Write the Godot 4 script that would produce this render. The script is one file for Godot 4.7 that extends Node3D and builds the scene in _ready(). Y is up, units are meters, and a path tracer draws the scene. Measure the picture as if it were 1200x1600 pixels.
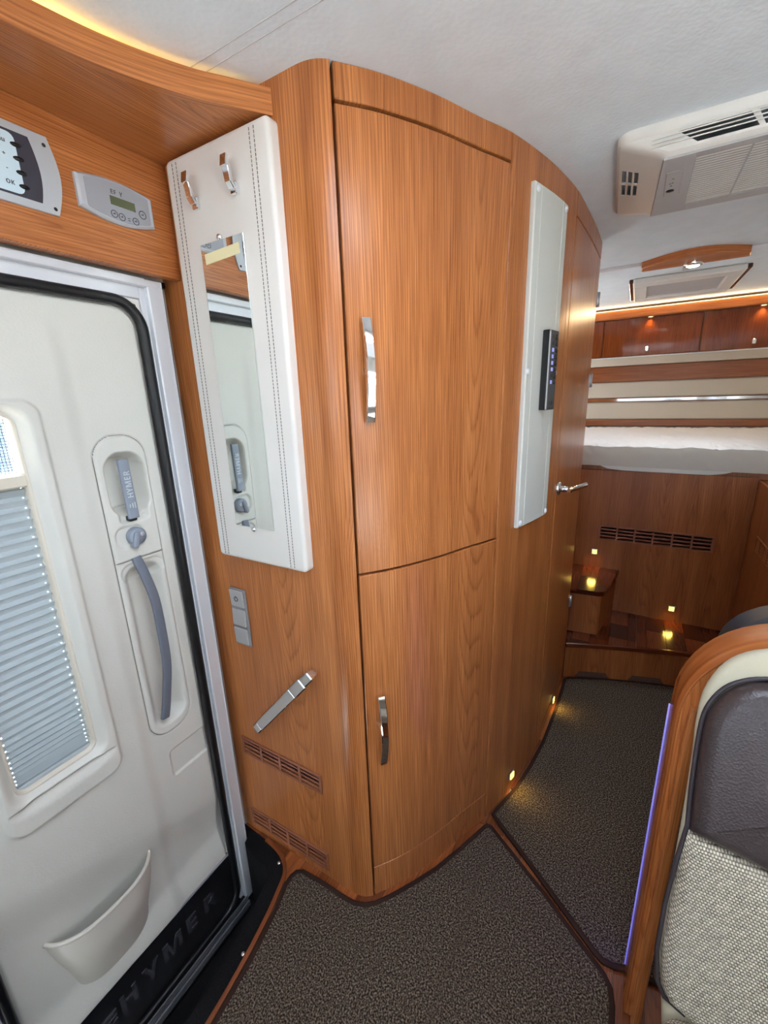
extends Node3D
# Interior of a motorhome: entry door, curved wardrobe and washroom, aisle to a raised rear bed.
# x runs across the vehicle (door side negative), -z towards the rear, y up, metres.

var M := {}
var taken := {}
var rng := RandomNumberGenerator.new()
const CEIL := 1.98

func _ready() -> void:
	rng.seed = 7
	setup_camera_and_light()
	make_materials()
	make_curve()
	build_structure()
	build_wardrobe()
	build_washroom()
	build_cornice()
	build_entry_door()
	build_rear()
	build_ceiling_things()
	build_floor_coverings()
	build_seat()
	build_added_cab_seats()
	build_wall_things()
	build_outside()

func setup_camera_and_light() -> void:
	var cam := Camera3D.new()
	cam.name = "camera"
	cam.fov = rad_to_deg(2.0 * atan(800.0 / 660.5))
	cam.near = 0.02
	cam.far = 300.0
	cam.basis = Basis(Vector3.UP, deg_to_rad(30.46)) * Basis(Vector3.RIGHT, deg_to_rad(-15.23)) * Basis(Vector3.BACK, deg_to_rad(-1.906))
	cam.position = Vector3(0, 1.417, 0)
	add_child(cam)
	cam.current = true
	var sky_mat := ProceduralSkyMaterial.new()
	sky_mat.sky_top_color = Color(0.82, 0.87, 0.95)
	sky_mat.sky_horizon_color = Color(0.86, 0.93, 0.99)
	sky_mat.ground_bottom_color = Color(0.55, 0.55, 0.54)
	sky_mat.ground_horizon_color = Color(0.75, 0.76, 0.77)
	sky_mat.sky_energy_multiplier = 2.4
	sky_mat.ground_energy_multiplier = 1.6
	var sky := Sky.new()
	sky.sky_material = sky_mat
	var env := Environment.new()
	env.background_mode = Environment.BG_SKY
	env.sky = sky
	env.tonemap_mode = Environment.TONE_MAPPER_LINEAR
	env.tonemap_exposure = 1.60
	env.sdfgi_enabled = true
	env.ssao_enabled = true
	env.ssil_enabled = true
	# sun on the door side of the vehicle, high; it lights the ground outside and the blind of the door window
	var sun := DirectionalLight3D.new()
	sun.name = "sun"
	add_child(sun)
	sun.look_at_from_position(Vector3(-6, 9, -1.0), Vector3.ZERO, Vector3.UP)
	sun.light_energy = 14.0
	sun.light_color = Color(.95, .97, 1.0)
	sun.light_angular_distance = 0.6
	sun.sky_mode = DirectionalLight3D.SKY_MODE_LIGHT_ONLY
	sun.shadow_enabled = true
	var we := WorldEnvironment.new()
	we.name = "world_environment"
	we.environment = env
	add_child(we)

# ---------------------------------------------------------------- naming
func numbered(called: String) -> String:
	if not taken.has(called):
		taken[called] = 0
		return called
	taken[called] += 1
	return "%s_%03d" % [called, taken[called]]

func thing(called: String, label: String, category: String, at := Vector3.ZERO, group := "") -> Node3D:
	var o := Node3D.new()
	o.name = numbered(called)
	add_child(o)
	o.position = at
	o.set_meta("label", label)
	o.set_meta("category", category)
	if group:
		o.set_meta("group", group)
	return o

func structure(called: String, label := "") -> Node3D:
	var o := Node3D.new()
	o.name = called
	add_child(o)
	o.set_meta("kind", "structure")
	if label:
		o.set_meta("label", label)
	return o

func begin() -> SurfaceTool:
	var st := SurfaceTool.new()
	st.begin(Mesh.PRIMITIVE_TRIANGLES)
	st.set_smooth_group(-1)
	return st

# Commits what the tool holds as one named mesh. Shapes are given in world coordinates: the parents' offsets are taken off.
func part(called: String, st: SurfaceTool, mat: Material, parent: Node, label := "") -> MeshInstance3D:
	st.generate_normals()
	st.index()
	var o := MeshInstance3D.new()
	o.mesh = st.commit()
	o.material_override = mat
	o.name = called
	parent.add_child(o, true)
	var off := Vector3.ZERO
	var p := parent
	while p != self and p is Node3D:
		off += p.position
		p = p.get_parent()
	o.position = -off
	if label:
		o.set_meta("label", label)
	return o

func single(called: String, st: SurfaceTool, mat: Material, label: String, category: String, group := "") -> MeshInstance3D:
	var o := part(numbered(called), st, mat, self)
	o.set_meta("label", label)
	o.set_meta("category", category)
	if group:
		o.set_meta("group", group)
	return o

func struct_mesh(called: String, st: SurfaceTool, mat: Material) -> MeshInstance3D:
	var o := part(called, st, mat, self)
	o.set_meta("kind", "structure")
	return o

# ---------------------------------------------------------------- geometry
func tri(st: SurfaceTool, a: Vector3, b: Vector3, c: Vector3, ua: Vector2, ub: Vector2, uc: Vector2, hint: Vector3) -> void:
	var n := (a - c).cross(a - b)
	if n.dot(hint) < 0.0:
		st.set_uv(ua); st.add_vertex(a)
		st.set_uv(uc); st.add_vertex(c)
		st.set_uv(ub); st.add_vertex(b)
	else:
		st.set_uv(ua); st.add_vertex(a)
		st.set_uv(ub); st.add_vertex(b)
		st.set_uv(uc); st.add_vertex(c)

func quad(st: SurfaceTool, a: Vector3, b: Vector3, c: Vector3, d: Vector3, hint: Vector3, ua: Vector2, ub: Vector2, uc: Vector2, ud: Vector2) -> void:
	tri(st, a, b, c, ua, ub, uc, hint)
	tri(st, a, c, d, ua, uc, ud, hint)

func puv(p: Vector3, n: Vector3, across: bool) -> Vector2:
	var a := n.abs()
	var r: Vector2
	if a.x >= a.y and a.x >= a.z:
		r = Vector2(p.z, p.y)
	elif a.y >= a.z:
		r = Vector2(p.x, p.z)
	else:
		r = Vector2(p.x, p.y)
	return Vector2(r.y, r.x) if across else r

func pquad(st: SurfaceTool, a: Vector3, b: Vector3, c: Vector3, d: Vector3, hint: Vector3, across := false) -> void:
	quad(st, a, b, c, d, hint, puv(a, hint, across), puv(b, hint, across), puv(c, hint, across), puv(d, hint, across))

# Box with chamfered edges; basis turns it.
func cbox(st: SurfaceTool, c: Vector3, size: Vector3, bevel := 0.0, across := false, basis := Basis.IDENTITY) -> void:
	var h := size * 0.5
	var b: float = min(bevel, min(h.x, min(h.y, h.z)) * 0.98)
	var axes := [Vector3.RIGHT, Vector3.UP, Vector3.BACK]
	for k in 3:
		var i := (k + 1) % 3
		var j := (k + 2) % 3
		var hi: float = h[i] - b
		var hj: float = h[j] - b
		for s in [-1.0, 1.0]:
			var n: Vector3 = axes[k] * s
			var o: Vector3 = axes[k] * (h[k] * s)
			var q := []
			for m in [[-1, -1], [1, -1], [1, 1], [-1, 1]]:
				q.append(c + basis * (o + axes[i] * (hi * m[0]) + axes[j] * (hj * m[1])))
			pquad(st, q[0], q[1], q[2], q[3], basis * n, across)
	if b <= 0.0:
		return
	for k in 3:
		var i := (k + 1) % 3
		var j := (k + 2) % 3
		for s in [-1.0, 1.0]:
			for t in [-1.0, 1.0]:
				var e0: Vector3 = axes[i] * (h[i] * s) + axes[j] * ((h[j] - b) * t)
				var e1: Vector3 = axes[i] * ((h[i] - b) * s) + axes[j] * (h[j] * t)
				var l: Vector3 = axes[k] * (h[k] - b)
				var n: Vector3 = axes[i] * s + axes[j] * t * 1.001
				pquad(st, c + basis * (e0 - l), c + basis * (e0 + l), c + basis * (e1 + l), c + basis * (e1 - l), basis * n, across)
	for sx in [-1.0, 1.0]:
		for sy in [-1.0, 1.0]:
			for sz in [-1.0, 1.0]:
				var s := Vector3(sx, sy, sz)
				var p0 := c + basis * (s * Vector3(h.x, h.y - b, h.z - b))
				var p1 := c + basis * (s * Vector3(h.x - b, h.y, h.z - b))
				var p2 := c + basis * (s * Vector3(h.x - b, h.y - b, h.z))
				tri(st, p0, p1, p2, puv(p0, s, across), puv(p1, s, across), puv(p2, s, across), basis * s)

func box(st: SurfaceTool, lo: Vector3, hi: Vector3, bevel := 0.0, across := false) -> void:
	cbox(st, (lo + hi) * 0.5, (hi - lo).abs(), bevel, across)

func inset(poly: PackedVector2Array, d: float) -> PackedVector2Array:
	# moves every corner inwards by d along its mitre (counter-clockwise or clockwise outlines alike)
	var area := 0.0
	var n := poly.size()
	for i in n:
		area += poly[i].cross(poly[(i + 1) % n])
	var sgn := 1.0 if area > 0.0 else -1.0
	var out := PackedVector2Array()
	for i in n:
		var a := (poly[i] - poly[(i + n - 1) % n]).normalized()
		var b := (poly[(i + 1) % n] - poly[i]).normalized()
		var na := Vector2(-a.y, a.x) * sgn
		var nb := Vector2(-b.y, b.x) * sgn
		var m := (na + nb)
		var k: float = max(0.35, (1.0 + na.dot(nb)) * 0.5)
		out.append(poly[i] + m * 0.5 / k * d)
	return out

# Extrudes an outline given in the plane of xf (x, y), from depth d0 to d1 along its z; the d1 rim is bevelled.
func prism(st: SurfaceTool, poly: PackedVector2Array, xf: Transform3D, d0: float, d1: float, bevel := 0.0, smooth := false, across := false, uvo := Vector2.ZERO) -> void:
	var n := poly.size()
	var top := inset(poly, bevel) if bevel > 0.0 else poly
	var dir: float = sign(d1 - d0)
	var d2 := d1 - bevel * dir
	var mid := Vector2.ZERO
	for p in poly:
		mid += p / n
	var ids := Geometry2D.triangulate_polygon(poly)
	st.set_smooth_group(-1)
	for i in range(0, ids.size(), 3):
		for side in 2:
			var src := poly if side == 0 else top
			var d := d0 if side == 0 else d1
			var q := []
			var u := []
			for k in 3:
				var p: Vector2 = src[ids[i + k]]
				q.append(xf * Vector3(p.x, p.y, d))
				u.append((Vector2(p.y, p.x) if across else p) + uvo)
			tri(st, q[0], q[1], q[2], u[0], u[1], u[2], xf.basis.z * (dir if side == 1 else -dir))
	var area := 0.0
	for i in n:
		area += poly[i].cross(poly[(i + 1) % n])
	var sgn := 1.0 if area > 0.0 else -1.0
	var run := 0.0
	for i in n:
		var j := (i + 1) % n
		var e := poly[j] - poly[i]
		var l := e.length()
		if l < 1e-7:
			continue
		var o := Vector2(e.y, -e.x).normalized() * sgn
		var hint := xf.basis * Vector3(o.x, o.y, 0.0)
		var r0 := Vector2(run, 0.0)
		var r1 := Vector2(run + l, 0.0)
		st.set_smooth_group(2 if smooth else -1)
		var ua := Vector2(run, d0); var ub := Vector2(run + l, d0); var uc := Vector2(run + l, d2); var ud := Vector2(run, d2)
		if across:
			ua = Vector2(ua.y, ua.x); ub = Vector2(ub.y, ub.x); uc = Vector2(uc.y, uc.x); ud = Vector2(ud.y, ud.x)
		quad(st, xf * Vector3(poly[i].x, poly[i].y, d0), xf * Vector3(poly[j].x, poly[j].y, d0), xf * Vector3(poly[j].x, poly[j].y, d2), xf * Vector3(poly[i].x, poly[i].y, d2), hint, ua + uvo, ub + uvo, uc + uvo, ud + uvo)
		if bevel > 0.0:
			quad(st, xf * Vector3(poly[i].x, poly[i].y, d2), xf * Vector3(poly[j].x, poly[j].y, d2), xf * Vector3(top[j].x, top[j].y, d1), xf * Vector3(top[i].x, top[i].y, d1), hint + xf.basis.z * dir * 0.5, ud + uvo, uc + uvo, uc + uvo, ud + uvo)
		run += l
	st.set_smooth_group(-1)

# A cushion-like plate: outline rises through rings to height h over the width w.
func pillow(st: SurfaceTool, poly: PackedVector2Array, xf: Transform3D, base: float, h: float, w: float, rings := 6) -> void:
	st.set_smooth_group(1)
	var prev := poly
	var pz := base
	var n := poly.size()
	for r in range(1, rings + 1):
		var t := float(r) / rings
		var ang := t * PI * 0.5
		var cur := inset(poly, w * (1.0 - cos(ang)))
		var z := base + h * sin(ang)
		for i in n:
			var j := (i + 1) % n
			var a := xf * Vector3(prev[i].x, prev[i].y, pz)
			var b := xf * Vector3(prev[j].x, prev[j].y, pz)
			var c := xf * Vector3(cur[j].x, cur[j].y, z)
			var d := xf * Vector3(cur[i].x, cur[i].y, z)
			var e := poly[j] - poly[i]
			var mid := (prev[i] + prev[j]) * 0.5 - (cur[i] + cur[j]) * 0.5
			var hint := xf.basis * Vector3(mid.x, mid.y, w * 0.2 / rings)
			quad(st, a, b, c, d, hint, prev[i], prev[j], cur[j], cur[i])
		prev = cur
		pz = z
	var mid := Vector2.ZERO
	for p in prev:
		mid += p / n
	for i in n:
		var a := prev[i]
		var b := prev[(i + 1) % n]
		tri(st, xf * Vector3(a.x, a.y, pz), xf * Vector3(b.x, b.y, pz), xf * Vector3(mid.x, mid.y, pz), a, b, mid, xf.basis.z)
	st.set_smooth_group(-1)

# Sweeps a closed 2D profile along a path; up keeps the profile's y.
func sweep(st: SurfaceTool, path: PackedVector3Array, profile: PackedVector2Array, up: Vector3, closed := false, smooth := true, caps := true) -> void:
	var n := path.size()
	var m := profile.size()
	var rings := []
	var run := 0.0
	var runs := PackedFloat32Array()
	for i in n:
		var t: Vector3
		if closed:
			t = (path[(i + 1) % n] - path[i]).normalized() + (path[i] - path[(i + n - 1) % n]).normalized()
		elif i == 0:
			t = path[1] - path[0]
		elif i == n - 1:
			t = path[i] - path[i - 1]
		else:
			t = (path[i + 1] - path[i]).normalized() + (path[i] - path[i - 1]).normalized()
		t = t.normalized()
		var x := up.cross(t).normalized()
		var y := t.cross(x).normalized()
		var ring := PackedVector3Array()
		for p in profile:
			ring.append(path[i] + x * p.x + y * p.y)
		rings.append(ring)
		if i > 0:
			run += path[i].distance_to(path[i - 1])
		runs.append(run)
	st.set_smooth_group(3 if smooth else -1)
	var last := n if closed else n - 1
	for i in last:
		var j := (i + 1) % n
		var mid0 := Vector3.ZERO
		for v in rings[i]:
			mid0 += v / m
		for k in m:
			var l := (k + 1) % m
			var hint: Vector3 = (rings[i][k] + rings[i][l]) * 0.5 - mid0
			var v1: float = runs[j] if j > 0 else runs[i] + 0.01
			quad(st, rings[i][k], rings[j][k], rings[j][l], rings[i][l], hint, Vector2(0.01 * k, runs[i]), Vector2(0.01 * k, v1), Vector2(0.01 * k + 0.01, v1), Vector2(0.01 * k + 0.01, runs[i]))
	st.set_smooth_group(-1)
	if caps and not closed:
		var ids := Geometry2D.triangulate_polygon(profile)
		for e in [0, n - 1]:
			var d := path[0] - path[1] if e == 0 else path[n - 1] - path[n - 2]
			for i in range(0, ids.size(), 3):
				tri(st, rings[e][ids[i]], rings[e][ids[i + 1]], rings[e][ids[i + 2]], profile[ids[i]], profile[ids[i + 1]], profile[ids[i + 2]], d)

func circle(r: float, n := 10, ry := -1.0) -> PackedVector2Array:
	var out := PackedVector2Array()
	for i in n:
		var a := TAU * i / n
		out.append(Vector2(cos(a) * r, sin(a) * (r if ry < 0.0 else ry)))
	return out

func rect2(w: float, h: float) -> PackedVector2Array:
	return PackedVector2Array([Vector2(-w / 2, -h / 2), Vector2(w / 2, -h / 2), Vector2(w / 2, h / 2), Vector2(-w / 2, h / 2)])

func rrect(x0: float, y0: float, x1: float, y1: float, r: float, n := 6) -> PackedVector2Array:
	var out := PackedVector2Array()
	var cs := [Vector2(x1 - r, y0 + r), Vector2(x1 - r, y1 - r), Vector2(x0 + r, y1 - r), Vector2(x0 + r, y0 + r)]
	for k in 4:
		for i in n + 1:
			var a := -PI / 2 + PI / 2 * k + PI / 2 * i / n
			out.append(cs[k] + Vector2(cos(a), sin(a)) * r)
	return out

# Turns a profile of (radius, height) round the z axis of xf.
func lathe(st: SurfaceTool, prof: PackedVector2Array, xf: Transform3D, n := 16) -> void:
	st.set_smooth_group(4)
	for i in n:
		var a0 := TAU * i / n
		var a1 := TAU * (i + 1) / n
		for k in prof.size() - 1:
			var p := prof[k]
			var q := prof[k + 1]
			var e := q - p
			var o := Vector2(e.y, -e.x)
			var am := (a0 + a1) / 2
			var hint := xf.basis * Vector3(cos(am) * o.x, sin(am) * o.x, o.y)
			var A := xf * Vector3(cos(a0) * p.x, sin(a0) * p.x, p.y)
			var B := xf * Vector3(cos(a1) * p.x, sin(a1) * p.x, p.y)
			var C := xf * Vector3(cos(a1) * q.x, sin(a1) * q.x, q.y)
			var D := xf * Vector3(cos(a0) * q.x, sin(a0) * q.x, q.y)
			if p.x < 1e-6:
				tri(st, A, C, D, Vector2.ZERO, Vector2.ZERO, Vector2.ZERO, hint)
			elif q.x < 1e-6:
				tri(st, A, B, C, Vector2.ZERO, Vector2.ZERO, Vector2.ZERO, hint)
			else:
				quad(st, A, B, C, D, hint, Vector2(a0, p.y), Vector2(a1, p.y), Vector2(a1, q.y), Vector2(a0, q.y))
	st.set_smooth_group(-1)

# Four-cornered sheet (a0 a1 along s at t = 0, b0 b1 at t = 1) with rectangular openings [s0, s1, t0, t1].
func pierced(st: SurfaceTool, a0: Vector3, a1: Vector3, b1: Vector3, b0: Vector3, holes: Array, hint: Vector3, thick := 0.0) -> void:
	var ss := [0.0, 1.0]
	var ts := [0.0, 1.0]
	for h in holes:
		for k in 2:
			if not ss.has(h[k]):
				ss.append(h[k])
			if not ts.has(h[k + 2]):
				ts.append(h[k + 2])
	ss.sort()
	ts.sort()
	var P := func(s: float, t: float) -> Vector3: return a0.lerp(a1, s).lerp(b0.lerp(b1, s), t)
	for i in ss.size() - 1:
		for j in ts.size() - 1:
			var sm0: float = (ss[i] + ss[i + 1]) / 2
			var tm0: float = (ts[j] + ts[j + 1]) / 2
			var open := false
			for h in holes:
				open = open or (sm0 > h[0] and sm0 < h[1] and tm0 > h[2] and tm0 < h[3])
			if not open:
				pquad(st, P.call(ss[i], ts[j]), P.call(ss[i + 1], ts[j]), P.call(ss[i + 1], ts[j + 1]), P.call(ss[i], ts[j + 1]), hint)
	if thick > 0.0:
		var d := -hint.normalized() * thick
		for h in holes:
			var c := [P.call(h[0], h[2]), P.call(h[1], h[2]), P.call(h[1], h[3]), P.call(h[0], h[3])]
			var mid: Vector3 = (c[0] + c[2]) / 2
			for k in 4:
				var e: Vector3 = (c[k] + c[(k + 1) % 4]) / 2
				pquad(st, c[k], c[(k + 1) % 4], c[(k + 1) % 4] + d, c[k] + d, mid - e)

# Frame looking out of a wall: z is the outward normal, x to the right as seen from the room, y up.
func face(at: Vector3, normal: Vector3) -> Transform3D:
	var z := normal.normalized()
	var x := Vector3.UP.cross(z).normalized()
	return Transform3D(Basis(x, Vector3.UP, z), at)

func lettering(text: String, size: float, depth: float, xf: Transform3D, mat: Material, parent: Node, called := "lettering") -> MeshInstance3D:
	var t := TextMesh.new()
	var f := SystemFont.new()
	f.font_names = PackedStringArray(["Droid Sans"])
	f.font_weight = 700
	t.font = f
	t.text = text
	t.font_size = 32
	t.pixel_size = size / 23.0
	t.depth = depth
	t.curve_step = 1.0
	var o := MeshInstance3D.new()
	o.mesh = t
	o.material_override = mat
	o.name = called
	parent.add_child(o, true)
	var off := Vector3.ZERO
	var p := parent
	while p != self and p is Node3D:
		off += p.position
		p = p.get_parent()
	o.transform = Transform3D(xf.basis, xf.origin - off)
	return o

func omni(at: Vector3, color: Color, energy: float, size: float) -> void:
	var l := OmniLight3D.new()
	l.name = numbered("bulb_light")
	l.position = at
	l.light_color = color
	l.light_energy = energy
	l.light_size = size
	l.omni_range = 12.0
	l.omni_attenuation = 2.0
	l.shadow_enabled = true
	add_child(l)

func spot(at: Vector3, to: Vector3, color: Color, energy: float, size: float, angle := 55.0) -> void:
	var l := SpotLight3D.new()
	l.name = numbered("spot_light")
	add_child(l)
	l.position = at
	var up := Vector3.UP if absf(to.normalized().y) < 0.95 else Vector3.FORWARD
	l.look_at_from_position(at, at + to, up)
	l.light_color = color
	l.light_energy = energy
	l.light_size = size
	l.spot_angle = angle
	l.spot_range = 12.0
	l.spot_attenuation = 2.0
	l.spot_angle_attenuation = 1.0
	l.shadow_enabled = true

func area(at: Vector3, to: Vector3, up: Vector3, size: Vector2, color: Color, energy: float) -> void:
	var l := AreaLight3D.new()
	l.name = numbered("strip_light")
	add_child(l)
	l.look_at_from_position(at, at + to, up)
	l.area_size = size
	l.area_normalize_energy = true
	l.light_color = color
	l.light_energy = energy
	l.area_range = 12.0
	l.area_attenuation = 2.0
	l.shadow_enabled = true

# ---------------------------------------------------------------- materials
func mat(color: Color, rough := 0.5, metal := 0.0, spec := 0.5) -> StandardMaterial3D:
	var m := StandardMaterial3D.new()
	m.albedo_color = color
	m.roughness = rough
	m.metallic = metal
	m.metallic_specular = spec
	m.cull_mode = BaseMaterial3D.CULL_DISABLED
	return m

func c8(r: int, g: int, b: int) -> Color:
	return Color(r / 255.0, g / 255.0, b / 255.0)

func glow(color: Color, energy: float) -> StandardMaterial3D:
	var m := mat(Color(0.8, 0.8, 0.8), 0.5)
	m.emission_enabled = true
	m.emission = color
	m.emission_energy_multiplier = energy
	return m

func noise_bytes(sd: int, freq: float, w: int, h: int, W: int, H: int, oct := 3) -> PackedByteArray:
	var f := FastNoiseLite.new()
	f.seed = sd
	f.noise_type = FastNoiseLite.TYPE_SIMPLEX_SMOOTH
	f.frequency = freq
	f.fractal_octaves = oct
	var im := f.get_seamless_image(w, h)
	im.convert(Image.FORMAT_L8)
	if w != W or h != H:
		im.resize(W, H, Image.INTERPOLATE_CUBIC)
	return im.get_data()

# Veneer 2 m x 2 m: leaves of different cut side by side, growth rings drawn out along v, fine pores.
func wood_image(sd: int) -> Image:
	var W := 2048
	var H := 1024
	var pores := noise_bytes(sd, 0.22, W, 40, W, H, 2)
	var broad := noise_bytes(sd + 1, 0.02, W / 2, 16, W, H, 3)
	var warp := noise_bytes(sd + 2, 0.030, 512, 18, W, H, 2)
	var r := RandomNumberGenerator.new()
	r.seed = sd
	var leaf_c := PackedFloat32Array()   # centre of the cut, mm
	var leaf_f := PackedFloat32Array()   # rings per mm
	var leaf_s := PackedFloat32Array()   # 0 for a quarter-cut leaf, else the slope of a flat-cut one
	var leaf_d := PackedFloat32Array()
	var leaf_t := PackedFloat32Array()
	var leaf_x := PackedInt32Array()
	var x := 0
	while x < W:
		leaf_x.append(x)
		var wd := r.randi_range(80, 170)
		leaf_c.append(x + wd * r.randf_range(0.35, 0.65))
		leaf_f.append(r.randf_range(0.15, 0.22))
		leaf_s.append(0.0 if r.randf() < 0.68 else r.randf_range(0.07, 0.13) * (1.0 if r.randf() < 0.5 else -1.0))
		leaf_d.append(r.randf_range(-90.0, 90.0))
		leaf_t.append(r.randf_range(-0.04, 0.04))
		x += wd
	leaf_x.append(W)
	var data := PackedByteArray()
	data.resize(W * H * 3)
	var lc := PackedFloat32Array()
	var li := 0
	# sRGB tones from dark late wood to light early wood
	var lut := PackedByteArray()
	lut.resize(256 * 3)
	for i in 256:
		var t := i / 255.0
		var col := Color(0.480, 0.245, 0.100).lerp(Color(0.895, 0.610, 0.370), t)
		lut[i * 3] = int(col.r * 255.0)
		lut[i * 3 + 1] = int(col.g * 255.0)
		lut[i * 3 + 2] = int(col.b * 255.0)
	for px in W:
		while px >= leaf_x[li + 1]:
			li += 1
		var c := leaf_c[li]
		var d := leaf_d[li]
		var s := leaf_s[li]
		var fr := leaf_f[li]
		var tone := leaf_t[li]
		var amp := 0.36 if s == 0.0 else 0.25
		var dx := (px - c) * (px - c)
		var k := px
		for py in H:
			var ring := px * fr + warp[k] * 0.020
			if s != 0.0:
				var q := d + (py - 512) * s + warp[k] * 0.12
				ring = sqrt(dx + q * q) * fr
			ring += pores[k] * 0.0010
			var f := ring - floorf(ring)
			var e := (f / 0.72) if f < 0.72 else (1.0 - f) / 0.28
			var v := 0.61 - amp * e * e * e * e + (pores[k] - 128) * 0.0019 + (broad[k] - 128) * 0.0011 + tone
			var id := clampi(int(v * 255.0), 0, 255) * 3
			var o := k * 3
			data[o] = lut[id]
			data[o + 1] = lut[id + 1]
			data[o + 2] = lut[id + 2]
			k += W
	return Image.create_from_data(W, H, false, Image.FORMAT_RGB8, data)

func wood(tex: Texture2D, tint: Color, rough: float, spec := 0.5) -> StandardMaterial3D:
	var m := mat(tint, rough, 0.0, spec)
	m.albedo_texture = tex
	m.uv1_scale = Vector3(0.5, 0.5, 1)
	return m

func noise_tex(sd: int, freq: float, size: int, ramp: Gradient, oct := 3, type := FastNoiseLite.TYPE_SIMPLEX_SMOOTH) -> ImageTexture:
	var f := FastNoiseLite.new()
	f.seed = sd
	f.noise_type = type
	f.frequency = freq
	f.fractal_octaves = oct
	var im := f.get_seamless_image(size, size)
	im.convert(Image.FORMAT_L8)
	if ramp == null:
		return ImageTexture.create_from_image(im)
	var src := im.get_data()
	var lut := PackedByteArray()
	lut.resize(768)
	for i in 256:
		var c := ramp.sample(i / 255.0)
		lut[i * 3] = int(c.r * 255.0)
		lut[i * 3 + 1] = int(c.g * 255.0)
		lut[i * 3 + 2] = int(c.b * 255.0)
	var out := PackedByteArray()
	out.resize(src.size() * 3)
	for i in src.size():
		var id := src[i] * 3
		out[i * 3] = lut[id]
		out[i * 3 + 1] = lut[id + 1]
		out[i * 3 + 2] = lut[id + 2]
	return ImageTexture.create_from_image(Image.create_from_data(size, size, false, Image.FORMAT_RGB8, out))

func grad(stops: Array) -> Gradient:
	var g := Gradient.new()
	var o := PackedFloat32Array()
	var c := PackedColorArray()
	for s in stops:
		o.append(s[0])
		c.append(s[1])
	g.offsets = o
	g.colors = c
	return g

func weave_images() -> Array:
	# basket weave: one repeat of 8 x 8 stitches, each a small rounded pad
	var n := 256
	var col := Image.create(n, n, false, Image.FORMAT_RGB8)
	var hgt := Image.create(n, n, false, Image.FORMAT_L8)
	var r := RandomNumberGenerator.new()
	r.seed = 5
	var shade := []
	for i in 64:
		shade.append(r.randf_range(-0.05, 0.05))
	for y in n:
		for x in n:
			var cx := int(x / 32.0)
			var cy := int(y / 32.0)
			var fx := fposmod(x / 32.0 + (0.5 if cy % 2 else 0.0), 1.0) * 2.0 - 1.0
			var fy := fposmod(y / 32.0, 1.0) * 2.0 - 1.0
			var h := clampf(1.0 - pow(absf(fx), 3.0) * 0.9 - pow(absf(fy), 3.0) * 0.9, 0.0, 1.0)
			var v: float = 0.54 + 0.33 * h + shade[cy * 8 + int(fposmod(x / 32.0 + (0.5 if cy % 2 else 0.0), 8.0))]
			var th := 0.02 * sin(x * 1.6)
			col.set_pixel(x, y, Color(v + th, (v + th) * 0.945, (v + th) * 0.845))
			hgt.set_pixel(x, y, Color(h, h, h))
	return [ImageTexture.create_from_image(col), ImageTexture.create_from_image(hgt)]

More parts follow.
